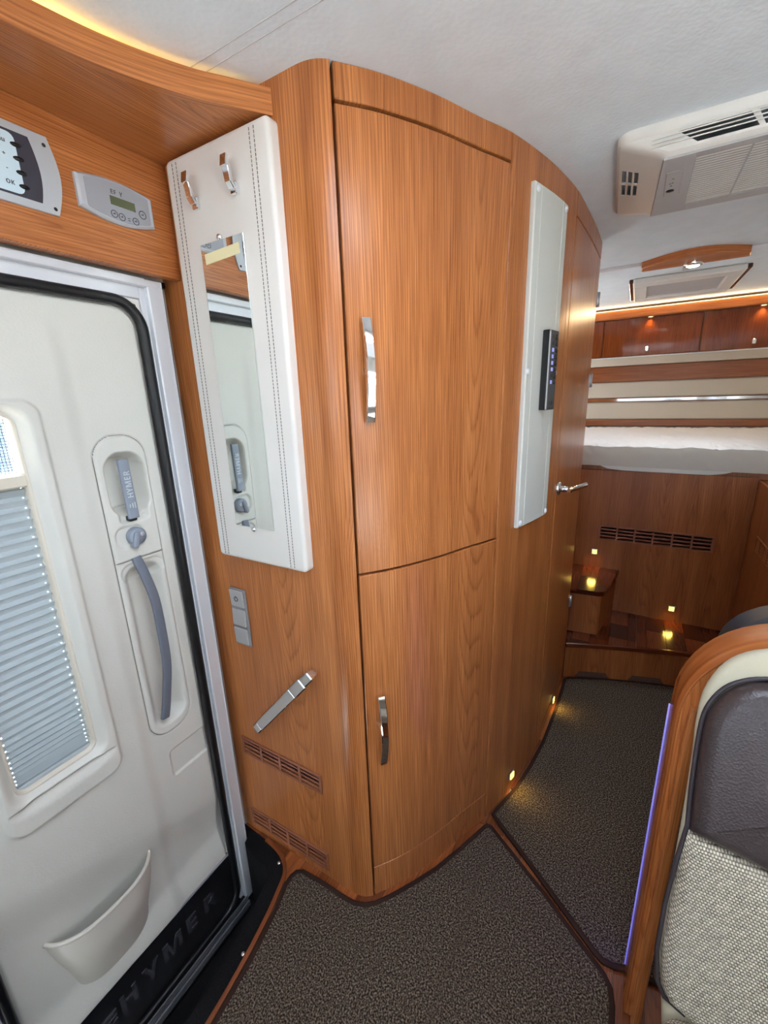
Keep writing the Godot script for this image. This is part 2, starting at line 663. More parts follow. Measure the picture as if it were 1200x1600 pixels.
func make_materials() -> void:
	var wt := ImageTexture.create_from_image(wood_image(11))
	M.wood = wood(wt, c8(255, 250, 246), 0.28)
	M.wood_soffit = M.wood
	M.wood_rear_dim = wood(wt, c8(214, 198, 192), 0.34)  # same veneer as the front, dimness of the rear put into the tint
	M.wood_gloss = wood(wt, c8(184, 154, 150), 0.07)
	M.rail = wood(wt, c8(255, 240, 228), 0.26)
	var g := grad([[0.0, c8(30, 25, 21)], [0.36, c8(60, 51, 44)], [0.54, c8(92, 80, 69)], [0.72, c8(126, 112, 98)], [1.0, c8(158, 143, 127)]])
	var carpet := mat(Color.WHITE, 1.0, 0.0, 0.1)
	carpet.albedo_texture = noise_tex(3, 0.21, 512, g, 2)
	carpet.uv1_scale = Vector3(1.7, 1.7, 1)
	carpet.heightmap_enabled = true
	carpet.heightmap_texture = noise_tex(4, 0.25, 512, null, 2)
	carpet.heightmap_scale = 0.2
	M.carpet = carpet
	M.underlay = mat(c8(168, 164, 158), 0.9)
	M.table = mat(c8(232, 229, 222), 0.4)  # pale so the added table bounces neutral light to the ceiling
	M.binding = mat(c8(58, 42, 36), 0.9, 0.0, 0.2)
	M.planks = []
	for c in [c8(222, 200, 196), c8(192, 168, 166), c8(158, 134, 134), c8(232, 212, 206), c8(176, 152, 150)]:
		var m := wood(wt, c, 0.32)
		M.planks.append(m)
	M.planks_dark = []
	for c in [c8(138, 106, 104), c8(98, 74, 76), c8(116, 88, 89), c8(154, 120, 113)]:
		var m := wood(wt, c, 0.16)
		M.planks_dark.append(m)
	var ceil_m := mat(c8(232, 240, 245), 0.95, 0.0, 0.15)
	ceil_m.albedo_texture = noise_tex(8, 0.02, 512, grad([[0.0, c8(247, 247, 247)], [1.0, c8(255, 255, 255)]]), 4)
	ceil_m.heightmap_enabled = true
	ceil_m.heightmap_texture = noise_tex(9, 0.16, 512, null, 3)
	ceil_m.heightmap_scale = 0.05
	M.ceiling = ceil_m
	M.white_trim = mat(c8(230, 232, 236), 0.4)
	M.wall = mat(c8(206, 200, 190), 0.9, 0.0, 0.2)
	var dp := mat(c8(216, 214, 205), 0.42)
	dp.heightmap_enabled = true
	dp.heightmap_texture = noise_tex(21, 0.15, 256, null, 3)
	dp.heightmap_scale = 0.02
	dp.uv1_scale = Vector3(4, 4, 1)
	M.door_plastic = dp
	M.door_plate = mat(c8(212, 206, 195), 0.42)
	M.seam = mat(c8(128, 122, 114), 0.7)  # tone of the shadow lines drawn on the handle plate
	M.joint = mat(c8(196, 198, 200), 0.9)
	M.window_frame = mat(c8(222, 213, 196), 0.4)
	M.alu = mat(c8(222, 224, 228), 0.36, 0.25)
	M.alu_bare = mat(c8(196, 199, 206), 0.30, 0.8)
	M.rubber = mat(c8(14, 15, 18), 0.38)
	M.black = mat(c8(22, 22, 24), 0.42)
	var mt := mat(Color.WHITE, 0.85, 0.0, 0.3)
	mt.albedo_texture = noise_tex(31, 0.2, 256, grad([[0.0, c8(8, 8, 9)], [0.6, c8(18, 18, 20)], [1.0, c8(48, 48, 52)]]), 2)
	mt.uv1_scale = Vector3(4, 4, 1)
	M.mat_black = mt
	M.letter_dark = mat(c8(62, 62, 66), 0.18)
	M.grey_blue = mat(c8(140, 148, 160), 0.40)
	M.grey_dark = mat(c8(108, 114, 126), 0.40)
	M.grey_switch = mat(c8(172, 170, 168), 0.42, 0.15)
	M.grey_bezel = mat(c8(138, 138, 140), 0.42, 0.15)
	M.leatherette = mat(c8(226, 221, 214), 0.55)
	M.board_pale = mat(c8(212, 213, 206), 0.5)
	M.thread = mat(c8(70, 66, 62), 0.8)
	M.thread_pale = mat(c8(236, 236, 230), 0.7)
	M.chrome = mat(c8(235, 236, 238), 0.06, 1.0)
	M.mirror = mat(c8(236, 242, 240), 0.005, 1.0)
	M.sticker = mat(c8(236, 226, 180), 0.6)
	M.silver = mat(c8(198, 203, 208), 0.42, 0.35)
	M.silver_dark = mat(c8(166, 169, 176), 0.42, 0.2)
	M.display_dark = mat(c8(58, 57, 68), 0.35)
	M.display_light = mat(c8(206, 226, 236), 0.3)
	M.lcd = mat(c8(92, 100, 70), 0.25)
	M.ink = mat(c8(70, 72, 76), 0.6)
	M.plastic_white = mat(c8(226, 223, 216), 0.42)
	M.plastic_grey = mat(c8(186, 184, 184), 0.5)
	M.slat_brown = mat(c8(150, 92, 66), 0.5)
	M.vent_plastic = mat(c8(88, 62, 52), 0.5)
	M.filter = mat(c8(112, 112, 114), 0.95)  # grey standing for the shade in the louvre gaps
	M.fabric_cream = mat(c8(214, 202, 184), 0.95, 0.0, 0.15)
	M.sheet = mat(c8(238, 236, 236), 0.9, 0.0, 0.2)
	M.skirt = mat(c8(206, 200, 190), 0.9, 0.0, 0.2)
	var w := weave_images()
	var wv := mat(Color.WHITE, 0.9, 0.0, 0.2)
	wv.albedo_texture = w[0]
	wv.uv1_scale = Vector3(28, 28, 1)
	wv.heightmap_enabled = true
	wv.heightmap_texture = w[1]
	wv.heightmap_scale = 0.22
	M.weave = wv
	var le := mat(c8(64, 54, 54), 0.32)
	le.heightmap_enabled = true
	le.heightmap_texture = noise_tex(41, 0.11, 256, null, 2, FastNoiseLite.TYPE_CELLULAR)
	le.heightmap_scale = 0.045
	le.uv1_scale = Vector3(9, 9, 1)
	M.leather = le
	var lc := mat(c8(180, 172, 148), 0.5)
	lc.heightmap_enabled = true
	lc.heightmap_texture = le.heightmap_texture
	lc.heightmap_scale = 0.02
	lc.uv1_scale = Vector3(9, 9, 1)
	M.leather_cream = lc
	M.leather_blue = mat(c8(58, 64, 74), 0.35)
	M.piping = mat(c8(52, 44, 48), 0.5)
	var gl := mat(Color(0.9, 0.96, 1.0, 0.08), 0.02)
	gl.transparency = BaseMaterial3D.TRANSPARENCY_ALPHA
	M.glass = gl
	var bl := mat(c8(178, 186, 188), 0.8, 0.0, 0.2)
	bl.backlight_enabled = true
	bl.backlight = Color(0.10, 0.105, 0.11)
	M.blind = bl
	M.glow_warm = glow(Color(1.0, 0.86, 0.60), 1.3)
	M.glow_step = glow(Color(1.0, 0.90, 0.42), 1.3)
	M.glow_white = glow(Color(0.93, 0.98, 1.0), 6.0)
	M.glow_cove = glow(Color(1.0, 0.86, 0.42), 1.5)
	M.glow_blue = glow(Color(0.20, 0.20, 0.90), .42)
	M.asphalt = mat(c8(190, 188, 182), 0.95)
	M.out_teal = mat(c8(8, 56, 78), 0.7)
	M.out_pale = mat(c8(42, 66, 90), 0.7)
	M.out_yellow = mat(c8(100, 90, 34), 0.7)

# ---------------------------------------------------------------- the curved front of wardrobe and washroom
var CP := PackedVector2Array()
var CS := PackedFloat32Array()

func make_curve() -> void:
	var P := PackedVector2Array([Vector2(-.517, -.748), Vector2(-.458, -.823), Vector2(-.398, -.928), Vector2(-.350, -1.036), Vector2(-.299, -1.147), Vector2(-.254, -1.297), Vector2(-.228, -1.42), Vector2(-.208, -1.55), Vector2(-.192, -1.78), Vector2(-.185, -1.93), Vector2(-.181, -2.08)])
	CP = catmull(P, 20)
	CS.append(0.0)
	for i in range(1, CP.size()):
		CS.append(CS[i - 1] + CP[i].distance_to(CP[i - 1]))

func catmull(P: PackedVector2Array, n: int) -> PackedVector2Array:
	var out := PackedVector2Array()
	var last := P.size() - 1
	for i in last:
		var p0 := P[i - 1] if i > 0 else P[0] * 2.0 - P[1]
		var p3 := P[i + 2] if i + 2 <= last else P[last] * 2.0 - P[last - 1]
		for k in n:
			out.append(P[i].cubic_interpolate(P[i + 1], p0, p3, float(k) / n))
	out.append(P[last])
	return out

# Point of the curve at arc length s, moved by off towards the aisle.
func cpt(s: float, off := 0.0) -> Vector2:
	var i: int = clampi(CS.bsearch(s) - 1, 0, CP.size() - 2)
	var t := (s - CS[i]) / (CS[i + 1] - CS[i])
	var p := CP[i].lerp(CP[i + 1], t)
	var a := CP[max(i - 2, 0)]
	var b := CP[min(i + 3, CP.size() - 1)]
	var d := (b - a).normalized()
	return p + Vector2(-d.y, d.x) * off

func cnorm(s: float) -> Vector3:
	var d := (cpt(s + 0.004) - cpt(s - 0.004)).normalized()
	return Vector3(-d.y, 0.0, d.x)

func c3(s: float, y: float, off := 0.0) -> Vector3:
	var p := cpt(s, off)
	return Vector3(p.x, y, p.y)

# A board that follows the curve, its front at off f, its back at off b, all front edges chamfered.
func cstrip(st: SurfaceTool, s0: float, s1: float, y0: float, y1: float, f: float, b: float, bev := 0.0012, uvo := Vector2.ZERO) -> void:
	var n := int(ceil((s1 - s0) / 0.018)) + 1
	var hint := cnorm((s0 + s1) / 2)
	var ss := PackedFloat32Array()
	for i in n + 1:
		ss.append(lerp(s0 + bev, s1 - bev, float(i) / n))
	for i in n:
		var a := ss[i]
		var c := ss[i + 1]
		var ua := Vector2(a, y0) + uvo
		var ub := Vector2(c, y0) + uvo
		var uc := Vector2(c, y1) + uvo
		var ud := Vector2(a, y1) + uvo
		st.set_smooth_group(1)
		quad(st, c3(a, y0 + bev, f), c3(c, y0 + bev, f), c3(c, y1 - bev, f), c3(a, y1 - bev, f), hint, ua, ub, uc, ud)
		st.set_smooth_group(5)
		quad(st, c3(a, y0, b), c3(c, y0, b), c3(c, y1, b), c3(a, y1, b), -hint, ua, ub, uc, ud)
		st.set_smooth_group(-1)
		for e in [[y0, y0 + bev, -1.0], [y1, y1 - bev, 1.0]]:
			quad(st, c3(a, e[1], f), c3(c, e[1], f), c3(c, e[0], f - bev), c3(a, e[0], f - bev), Vector3(0, e[2], 0) + hint, ua, ub, ub, ua)
			quad(st, c3(a, e[0], f - bev), c3(c, e[0], f - bev), c3(c, e[0], b), c3(a, e[0], b), Vector3(0, e[2], 0), ua, ub, ub, ua)
	for e in [[s0, s0 + bev, -1.0], [s1, s1 - bev, 1.0]]:
		var t := (c3(e[0] + 0.001, 0) - c3(e[0] - 0.001, 0)).normalized() * float(e[2])
		var u0 := Vector2(e[0], y0) + uvo
		var u1 := Vector2(e[0], y1) + uvo
		quad(st, c3(e[1], y0 + bev, f), c3(e[1], y1 - bev, f), c3(e[0], y1, f - bev), c3(e[0], y0, f - bev), t + hint, u0, u1, u1, u0)
		quad(st, c3(e[0], y0, f - bev), c3(e[0], y1, f - bev), c3(e[0], y1, b), c3(e[0], y0, b), t, u0, u1, u1, u0)

# ---------------------------------------------------------------- the shell of the vehicle
const XL := -1.03   # inner face of the door-side wall
const XR := 1.15
const ZF := 2.6     # windscreen
const ZB := -3.84   # wall behind the bed
# inner edge of the entrance well, from the wardrobe round to the front
var WELL := PackedVector2Array([Vector2(-1.03, -.7195), Vector2(-.93, -.714), Vector2(-.885, -.709), Vector2(-.85, -.703), Vector2(-.821, -.691), Vector2(-.800, -.675), Vector2(-.785, -.653), Vector2(-.771, -.61), Vector2(-.755, -.55), Vector2(-.735, -.444), Vector2(-.722, -.329), Vector2(-.715, -.15), Vector2(-.715, .12)])

func wall_with_openings(st: SurfaceTool, along_z: bool, at: float, thick: float, a0: float, a1: float, y0: float, y1: float, holes: Array) -> void:
	# splits the wall into boxes round rectangular holes [a0, a1, y0, y1]; holes do not overlap along a
	holes.sort_custom(func(p, q): return p[0] < q[0])
	var cur := a0
	var put := func(b0: float, b1: float, c0: float, c1: float):
		if b1 - b0 < 1e-4 or c1 - c0 < 1e-4:
			return
		if along_z:
			box(st, Vector3(min(at, at + thick), c0, b0), Vector3(max(at, at + thick), c1, b1))
		else:
			box(st, Vector3(b0, c0, min(at, at + thick)), Vector3(b1, c1, max(at, at + thick)))
	for h in holes:
		put.call(cur, h[0], y0, y1)
		put.call(h[0], h[1], y0, h[2])
		put.call(h[0], h[1], h[3], y1)
		cur = h[1]
	put.call(cur, a1, y0, y1)

func pane(called: String, lo: Vector3, hi: Vector3, bar: float, along_z: bool) -> void:
	var w := structure(called)
	var st := begin()
	var c := (lo + hi) / 2
	for k in 2:
		var y := lo.y + bar / 2 if k == 0 else hi.y - bar / 2
		if along_z:
			cbox(st, Vector3(c.x, y, c.z), Vector3(0.05, bar, hi.z - lo.z), 0.004)
		else:
			cbox(st, Vector3(c.x, y, c.z), Vector3(hi.x - lo.x, bar, 0.05), 0.004)
	for k in 2:
		if along_z:
			cbox(st, Vector3(c.x, c.y, lo.z + bar / 2 if k == 0 else hi.z - bar / 2), Vector3(0.05, hi.y - lo.y - 2 * bar, bar), 0.004)
		else:
			cbox(st, Vector3(lo.x + bar / 2 if k == 0 else hi.x - bar / 2, c.y, c.z), Vector3(bar, hi.y - lo.y - 2 * bar, 0.05), 0.004)
	part("window_frame", st, M.plastic_grey, w)
	st = begin()
	if along_z:
		box(st, Vector3(c.x - .003, lo.y + bar, lo.z + bar), Vector3(c.x + .003, hi.y - bar, hi.z - bar))
	else:
		box(st, Vector3(lo.x + bar, lo.y + bar, c.z - .003), Vector3(hi.x - bar, hi.y - bar, c.z + .003))
	part("window_pane", st, M.glass, w)

func build_structure() -> void:
	# floor with the entrance well cut out
	var poly := PackedVector2Array()
	for p in WELL:
		poly.append(Vector2(p.x, -p.y))
	poly.append_array(PackedVector2Array([Vector2(XL, -.12), Vector2(XL, -ZF), Vector2(XR, -ZF), Vector2(XR, -ZB), Vector2(XL, -ZB)]))
	var flat := Transform3D(Basis(Vector3.RIGHT, Vector3.FORWARD, Vector3.UP), Vector3.ZERO)
	var floor_node := structure("floor")
	var st := begin()
	prism(st, poly, flat, -.05, -.006)
	part("subfloor", st, M.underlay, floor_node)
	# planks of the wooden floor, where the carpets leave it bare
	var region := PackedVector2Array()
	for i in WELL.size():
		region.append(Vector2(WELL[i].x + .002, -WELL[i].y))
	region.append_array(PackedVector2Array([Vector2(-.715, -.34), Vector2(.22, -.34), Vector2(.22, 1.26), Vector2(-.40, 1.26), Vector2(-1.028, .74)]))
	var k := 0
	for row in 19:
		var x0 := -1.022 + row * .066
		var z := -.34 - .09 * ((row * 3) % 5)
		while z < 1.27:
			var l := .21 + .05 * ((row * 7 + k) % 4)
			var plank := PackedVector2Array([Vector2(x0 + .0006, z + .0006), Vector2(x0 + .0654, z + .0006), Vector2(x0 + .0654, z + l - .0006), Vector2(x0 + .0006, z + l - .0006)])
			for piece in Geometry2D.intersect_polygons(plank, region):
				if piece.size() < 3:
					continue
				st = begin()
				prism(st, piece, flat, -.006, 0.0, 0.0006, false, false, Vector2(row * .37, k * .29))
				part("plank", st, M.planks[(row * 2 + k * 3 + row * k) % 5], floor_node)
			z += l
			k += 1
	for row in 4:
		for n in 3:
			var x0 := -.320 + row * .066
			var z0 := -1.262 - n * .29 - .03 * (row % 2)
			st = begin()
			box(st, Vector3(x0 + .0006, -.006, z0 - .2894), Vector3(x0 + .0654, 0.0, z0), .0006)
			part("plank", st, M.planks[(row * 2 + n) % 5], floor_node)
	# ceiling: slab, joint strip
	var ceil_node := structure("ceiling")
	st = begin()
	# unseen roof light, added for light from above: an opening in the headliner
	for q in [[XL, -.35, -2.52, ZF], [.35, XR, -2.52, ZF], [-.35, .35, -2.52, -.60], [-.35, .35, .20, ZF]]:
		box(st, Vector3(q[0], CEIL, q[2]), Vector3(q[1], CEIL + .06, q[3]))
	part("headliner", st, M.ceiling, ceil_node)
	st = begin()
	box(st, Vector3(XL, CEIL + .004, ZB), Vector3(XR, CEIL + .06, -2.52))
	part("bed_headliner", st, M.ceiling, ceil_node)
	st = begin()
	for jz in [-.652, -.631]:
		st = begin()
		box(st, Vector3(-.80, CEIL - .0006, jz - .0009), Vector3(1.1, CEIL, jz + .0009))
		part("joint_strip", st, M.joint, ceil_node)
	st = begin()
	wall_with_openings(st, true, XL, -.06, ZB - .06, ZF + .06, -.3, CEIL + .06, [[-.7240, -.02, -.28, 1.70], [1.3, 2.1, 1.15, 1.55], [-3.50, -2.80, 1.36, 1.68]])
	struct_mesh("wall_left", st, M.wall)
	st = begin()
	wall_with_openings(st, true, XR, .06, ZB - .06, ZF + .06, -.3, CEIL + .06, [[-.30, .45, 1.15, 1.55], [1.3, 2.1, 1.15, 1.55]])
	struct_mesh("wall_right", st, M.wall)
	st = begin()
	wall_with_openings(st, false, ZF, .06, XL, XR, -.3, CEIL + .06, [[-.90, 1.02, 1.10, 1.75]])
	struct_mesh("wall_front", st, M.wall)
	st = begin()
	wall_with_openings(st, false, ZB, -.06, XL, XR, -.3, CEIL + .06, [])
	struct_mesh("wall_back", st, M.wall)
	var rl := structure("added_window_6")  # added roof light, out of view, sets the falloff down door and wardrobe
	st = begin()
	for q in [[-.35, -.32, -.60, .20], [.32, .35, -.60, .20], [-.32, .32, -.60, -.57], [-.32, .32, .17, .20]]:
		box(st, Vector3(q[0], CEIL - .015, q[2]), Vector3(q[1], CEIL + .07, q[3]), .004)
	part("window_frame", st, M.plastic_white, rl)
	st = begin()
	box(st, Vector3(-.32, CEIL + .05, -.57), Vector3(.32, CEIL + .056, .17))
	part("window_pane", st, M.glass, rl)
	pane("window_1", Vector3(XL - .055, 1.15, 1.3), Vector3(XL - .005, 1.55, 2.1), .03, true)
	pane("window_2", Vector3(XL - .055, 1.36, -3.50), Vector3(XL - .005, 1.68, -2.80), .03, true)
	pane("window_3", Vector3(XR + .005, 1.15, -.30), Vector3(XR + .055, 1.55, .45), .03, true)
	pane("window_4", Vector3(XR + .005, 1.15, 1.3), Vector3(XR + .055, 1.55, 2.1), .03, true)
	pane("window_5", Vector3(-.90, 1.10, ZF + .005), Vector3(1.02, 1.75, ZF + .055), .03, false)
	# well of the entrance step
	var well := thing("entrance_step_well", "black carpeted entrance step well with a rounded rim below the entry door", "step well", Vector3(-.85, -.27, -.35))
	var inner := PackedVector2Array()
	var outer := PackedVector2Array()
	for i in WELL.size():
		outer.append(Vector2(WELL[i].x, -WELL[i].y))
	for i in WELL.size():
		var a := WELL[max(i - 1, 0)]
		var b := WELL[min(i + 1, WELL.size() - 1)]
		var d := (b - a).normalized()
		var q := WELL[i] + Vector2(-d.y, d.x) * .052
		inner.append(Vector2(q.x, -q.y))
	# beside the door frame the rim is only a narrow ledge
	inner[0] = Vector2(-1.03, .6965)
	inner.insert(1, Vector2(-.985, .6965))
	inner.insert(2, Vector2(-.975, .672))
	var rim := outer.duplicate()
	for i in range(inner.size() - 1, -1, -1):
		rim.append(inner[i])
	st = begin()
	prism(st, rim, flat, -.012, -.001)
	part("rim", st, M.mat_black, well)
	st = begin()
	for i in inner.size() - 1:
		var a := inner[i]
		var b := inner[i + 1]
		quad(st, Vector3(a.x, -.27, -a.y), Vector3(b.x, -.27, -b.y), Vector3(b.x, -.002, -b.y), Vector3(a.x, -.002, -a.y), Vector3(-1, 0, 0.5), Vector2(i * .1, 0), Vector2(i * .1 + .1, 0), Vector2(i * .1 + .1, .27), Vector2(i * .1, .27))
	part("side", st, M.mat_black, well)
	st = begin()
	box(st, Vector3(-1.02, -.285, -.73), Vector3(-.70, -.27, .13))
	part("tread", st, M.mat_black, well)
	st = begin()
	var edge := PackedVector3Array()
	for p in catmull(WELL, 5):
		if p.x > -.93:
			edge.append(Vector3(p.x, .001, p.y))
	sweep(st, edge, rect2(.012, .010), Vector3.UP, false, false)
	part("edge_trim", st, M.planks[1], well, "orange wooden edging along the rim")
	for p in [Vector3(-.830, -.001, -.680), Vector3(-.752, -.001, -.463), Vector3(-.742, -.001, -.2)]:
		st = begin()
		lathe(st, PackedVector2Array([Vector2(.006, 0), Vector2(.0052, .002), Vector2(.003, .0034), Vector2(0, .0036)]), Transform3D(Basis(Vector3.RIGHT, Vector3.FORWARD, Vector3.UP), p), 12)
		part("screw", st, M.chrome, well)

# ---------------------------------------------------------------- wardrobe
func bow_handle(parent: Node, s: float, y0: float, y1: float) -> void:
	# flat chrome bow with a foot in the middle, thin at the ends
	var path := PackedVector3Array()
	var n := 18
	var nrm := cnorm(s)
	var st := begin()
	var rings := []
	for i in n + 1:
		var t := float(i) / n
		var arch := sin(t * PI)
		path.append(c3(s, lerp(y0, y1, t), 0.010 + 0.018 * pow(arch, 0.8)))
	var side := Vector3.UP.cross(nrm).normalized()
	for i in n + 1:
		var t := float(i) / n
		var w := .0095
		var th := .0035 + .002 * sin(t * PI)
		var ring := []
		for m in [[-w, -th], [w, -th], [w, th * .6], [w * .8, th], [-w * .8, th], [-w, th * .6]]:
			ring.append(path[i] + side * m[0] + nrm * m[1])
		rings.append(ring)
	for i in n:
		for k in 6:
			var l := (k + 1) % 6
			var mid := (path[i] + path[i + 1]) / 2
			var cc: Vector3 = (rings[i][k] + rings[i + 1][l]) / 2
			st.set_smooth_group(10 + k)
			quad(st, rings[i][k], rings[i + 1][k], rings[i + 1][l], rings[i][l], cc - mid, Vector2.ZERO, Vector2.ZERO, Vector2.ZERO, Vector2.ZERO)
	st.set_smooth_group(-1)
	for e in [0, n]:
		for k in range(1, 5):
			tri(st, rings[e][0], rings[e][k], rings[e][k + 1], Vector2.ZERO, Vector2.ZERO, Vector2.ZERO, Vector3(0, -1 if e == 0 else 1, 0) * sign(y1 - y0))
	var h := part("handle", st, M.chrome, parent, "chrome bow handle")
	st = begin()
	var ym := (y0 + y1) / 2
	cbox(st, c3(s, ym, .012), Vector3(.012, .018, .030), .002, false, Basis(side, Vector3.UP, nrm))
	part("handle_foot", st, M.chrome, h)

func grille(parent: Node, called: String, xf: Transform3D, x0: float, x1: float, y0: float, y1: float, groups: int, slots: int, frame_mat: Material, slat_mat: Material, backed := true) -> void:
	# plate with groups of horizontal slots: frame bars and slats over a dark back
	var st := begin()
	var b := .009
	var w := (x1 - x0 - b) / groups
	var pr := func(a0: float, b0: float, a1: float, b1: float, d0: float, d1: float):
		cbox(st, xf * Vector3((a0 + a1) / 2, (b0 + b1) / 2, (d0 + d1) / 2), Vector3(a1 - a0, b1 - b0, d1 - d0), .0008, false, xf.basis)
	pr.call(x0, y0, x1, y0 + b * .8, 0.0, .004)
	pr.call(x0, y1 - b * .8, x1, y1, 0.0, .005)
	for g in groups + 1:
		var x := x0 + g * w
		pr.call(x, y0 + b * .8, x + b, y1 - b * .8, 0.0, .004)
	var node := part(called, st, frame_mat, parent, "brown plastic air grille")
	st = begin()
	var sh := (y1 - y0 - 1.6 * b) / (slots * 2 + 1)
	for g in groups:
		for k in slots:
			var yy := y0 + b * .8 + sh * (2 * k + 1.5)
			cbox(st, xf * Vector3(x0 + g * w + b / 2 + w / 2, yy, .0015), Vector3(w - b, sh * .80, .0030), .0006, false, xf.basis)
	var sl := part("slats", st, slat_mat, node)
	sl.set_meta("kind", "stuff")
	if backed:
		st = begin()
		cbox(st, xf * Vector3((x0 + x1) / 2, (y0 + y1) / 2, .0006), Vector3(x1 - x0 - .004, y1 - y0 - .004, .001), 0.0, false, xf.basis)
		part("back", st, frame_mat, node)

func build_wardrobe() -> void:
	var w := thing("wardrobe", "tall wardrobe with orange wood veneer, rounded corner and two curved doors", "wardrobe", Vector3(-.6, 0, -.95))
	var z := -.7247
	var st := begin()
	# flat side towards the door, then the rounded post, one veneer
	var pl := PackedVector2Array([Vector2(XL, z), Vector2(-.61, z)])
	# two air openings go through the panel
	var air := []
	for q in [[-.972, -.668, .330, .383], [-.977, -.668, .035, .091]]:
		air.append([(q[0] + 1.07) / .46, (q[1] + 1.07) / .46, q[2] / CEIL, q[3] / CEIL])
	for e in [[z, 1.0], [z - .018, -1.0]]:
		pierced(st, Vector3(-1.07, 0, e[0]), Vector3(-.61, 0, e[0]), Vector3(-.61, CEIL, e[0]), Vector3(-1.07, CEIL, e[0]), air, Vector3(0, 0, e[1]), .018 if e[1] > 0.0 else 0.0)
	part("side_panel", st, M.wood, w)
	st = begin()
	var q := PackedVector2Array()
	var a := Vector2(-.61, z)
	var e := Vector2(-.5185, -.7462)
	for i in 15:
		var t := i / 14.0
		q.append(a.bezier_interpolate(Vector2(-.572, z), Vector2(-.546, -.7205), e, t))
	var run := -.61
	for i in 14:
		var l := q[i].distance_to(q[i + 1])
		var d := (q[i + 1] - q[i]).normalized()
		st.set_smooth_group(1)
		quad(st, Vector3(q[i].x, 0, q[i].y), Vector3(q[i + 1].x, 0, q[i + 1].y), Vector3(q[i + 1].x, CEIL, q[i + 1].y), Vector3(q[i].x, CEIL, q[i].y), Vector3(-d.y, 0, d.x), Vector2(run, 0), Vector2(run + l, 0), Vector2(run + l, CEIL), Vector2(run, CEIL))
		run += l
	st.set_smooth_group(-1)
	var back := cpt(0.0, -.03) + Vector2(-.004, .003)
	quad(st, Vector3(e.x, 0, e.y), Vector3(back.x, 0, back.y), Vector3(back.x, CEIL, back.y), Vector3(e.x, CEIL, e.y), Vector3(.6, 0, -.8), Vector2(run, 0), Vector2(run + .03, 0), Vector2(run + .03, CEIL), Vector2(run, CEIL))
	part("corner_post", st, M.wood, w)
	st = begin()
	cstrip(st, .0040, .4475, 1.926, CEIL, 0.0, -.018, .0015, Vector2(.31, .4))
	part("header", st, M.wood, w)
	st = begin()
	cstrip(st, .0040, .4475, 1.022, 1.920, 0.0, -.018, .0016, Vector2(.52, 0))
	var d1 := part("upper_door", st, M.wood, w)
	bow_handle(d1, .043, 1.366, 1.570)
	st = begin()
	cstrip(st, .0040, .4475, .108, 1.016, 0.0, -.018, .0016, Vector2(.52, 0))
	var d2 := part("lower_door", st, M.wood, w)
	bow_handle(d2, .043, .474, .684)
	st = begin()
	cstrip(st, .0040, .4475, 0.0, .106, 0.0, -.018, .0012, Vector2(.56, .2))
	part("plinth", st, M.wood, w)
	st = begin()
	cstrip(st, 0.0, .449, 0.0, CEIL, -.022, -.04, .001)
	part("carcass", st, M.wood, w)
	var xf := Transform3D(Basis.IDENTITY, Vector3(0, 0, z))
	grille(w, "vent_grille", xf, -.980, -.660, .323, .390, 4, 3, M.slat_brown, M.slat_brown, false)
	grille(w, "vent_grille", xf, -.985, -.660, .028, .098, 4, 3, M.slat_brown, M.slat_brown, false)

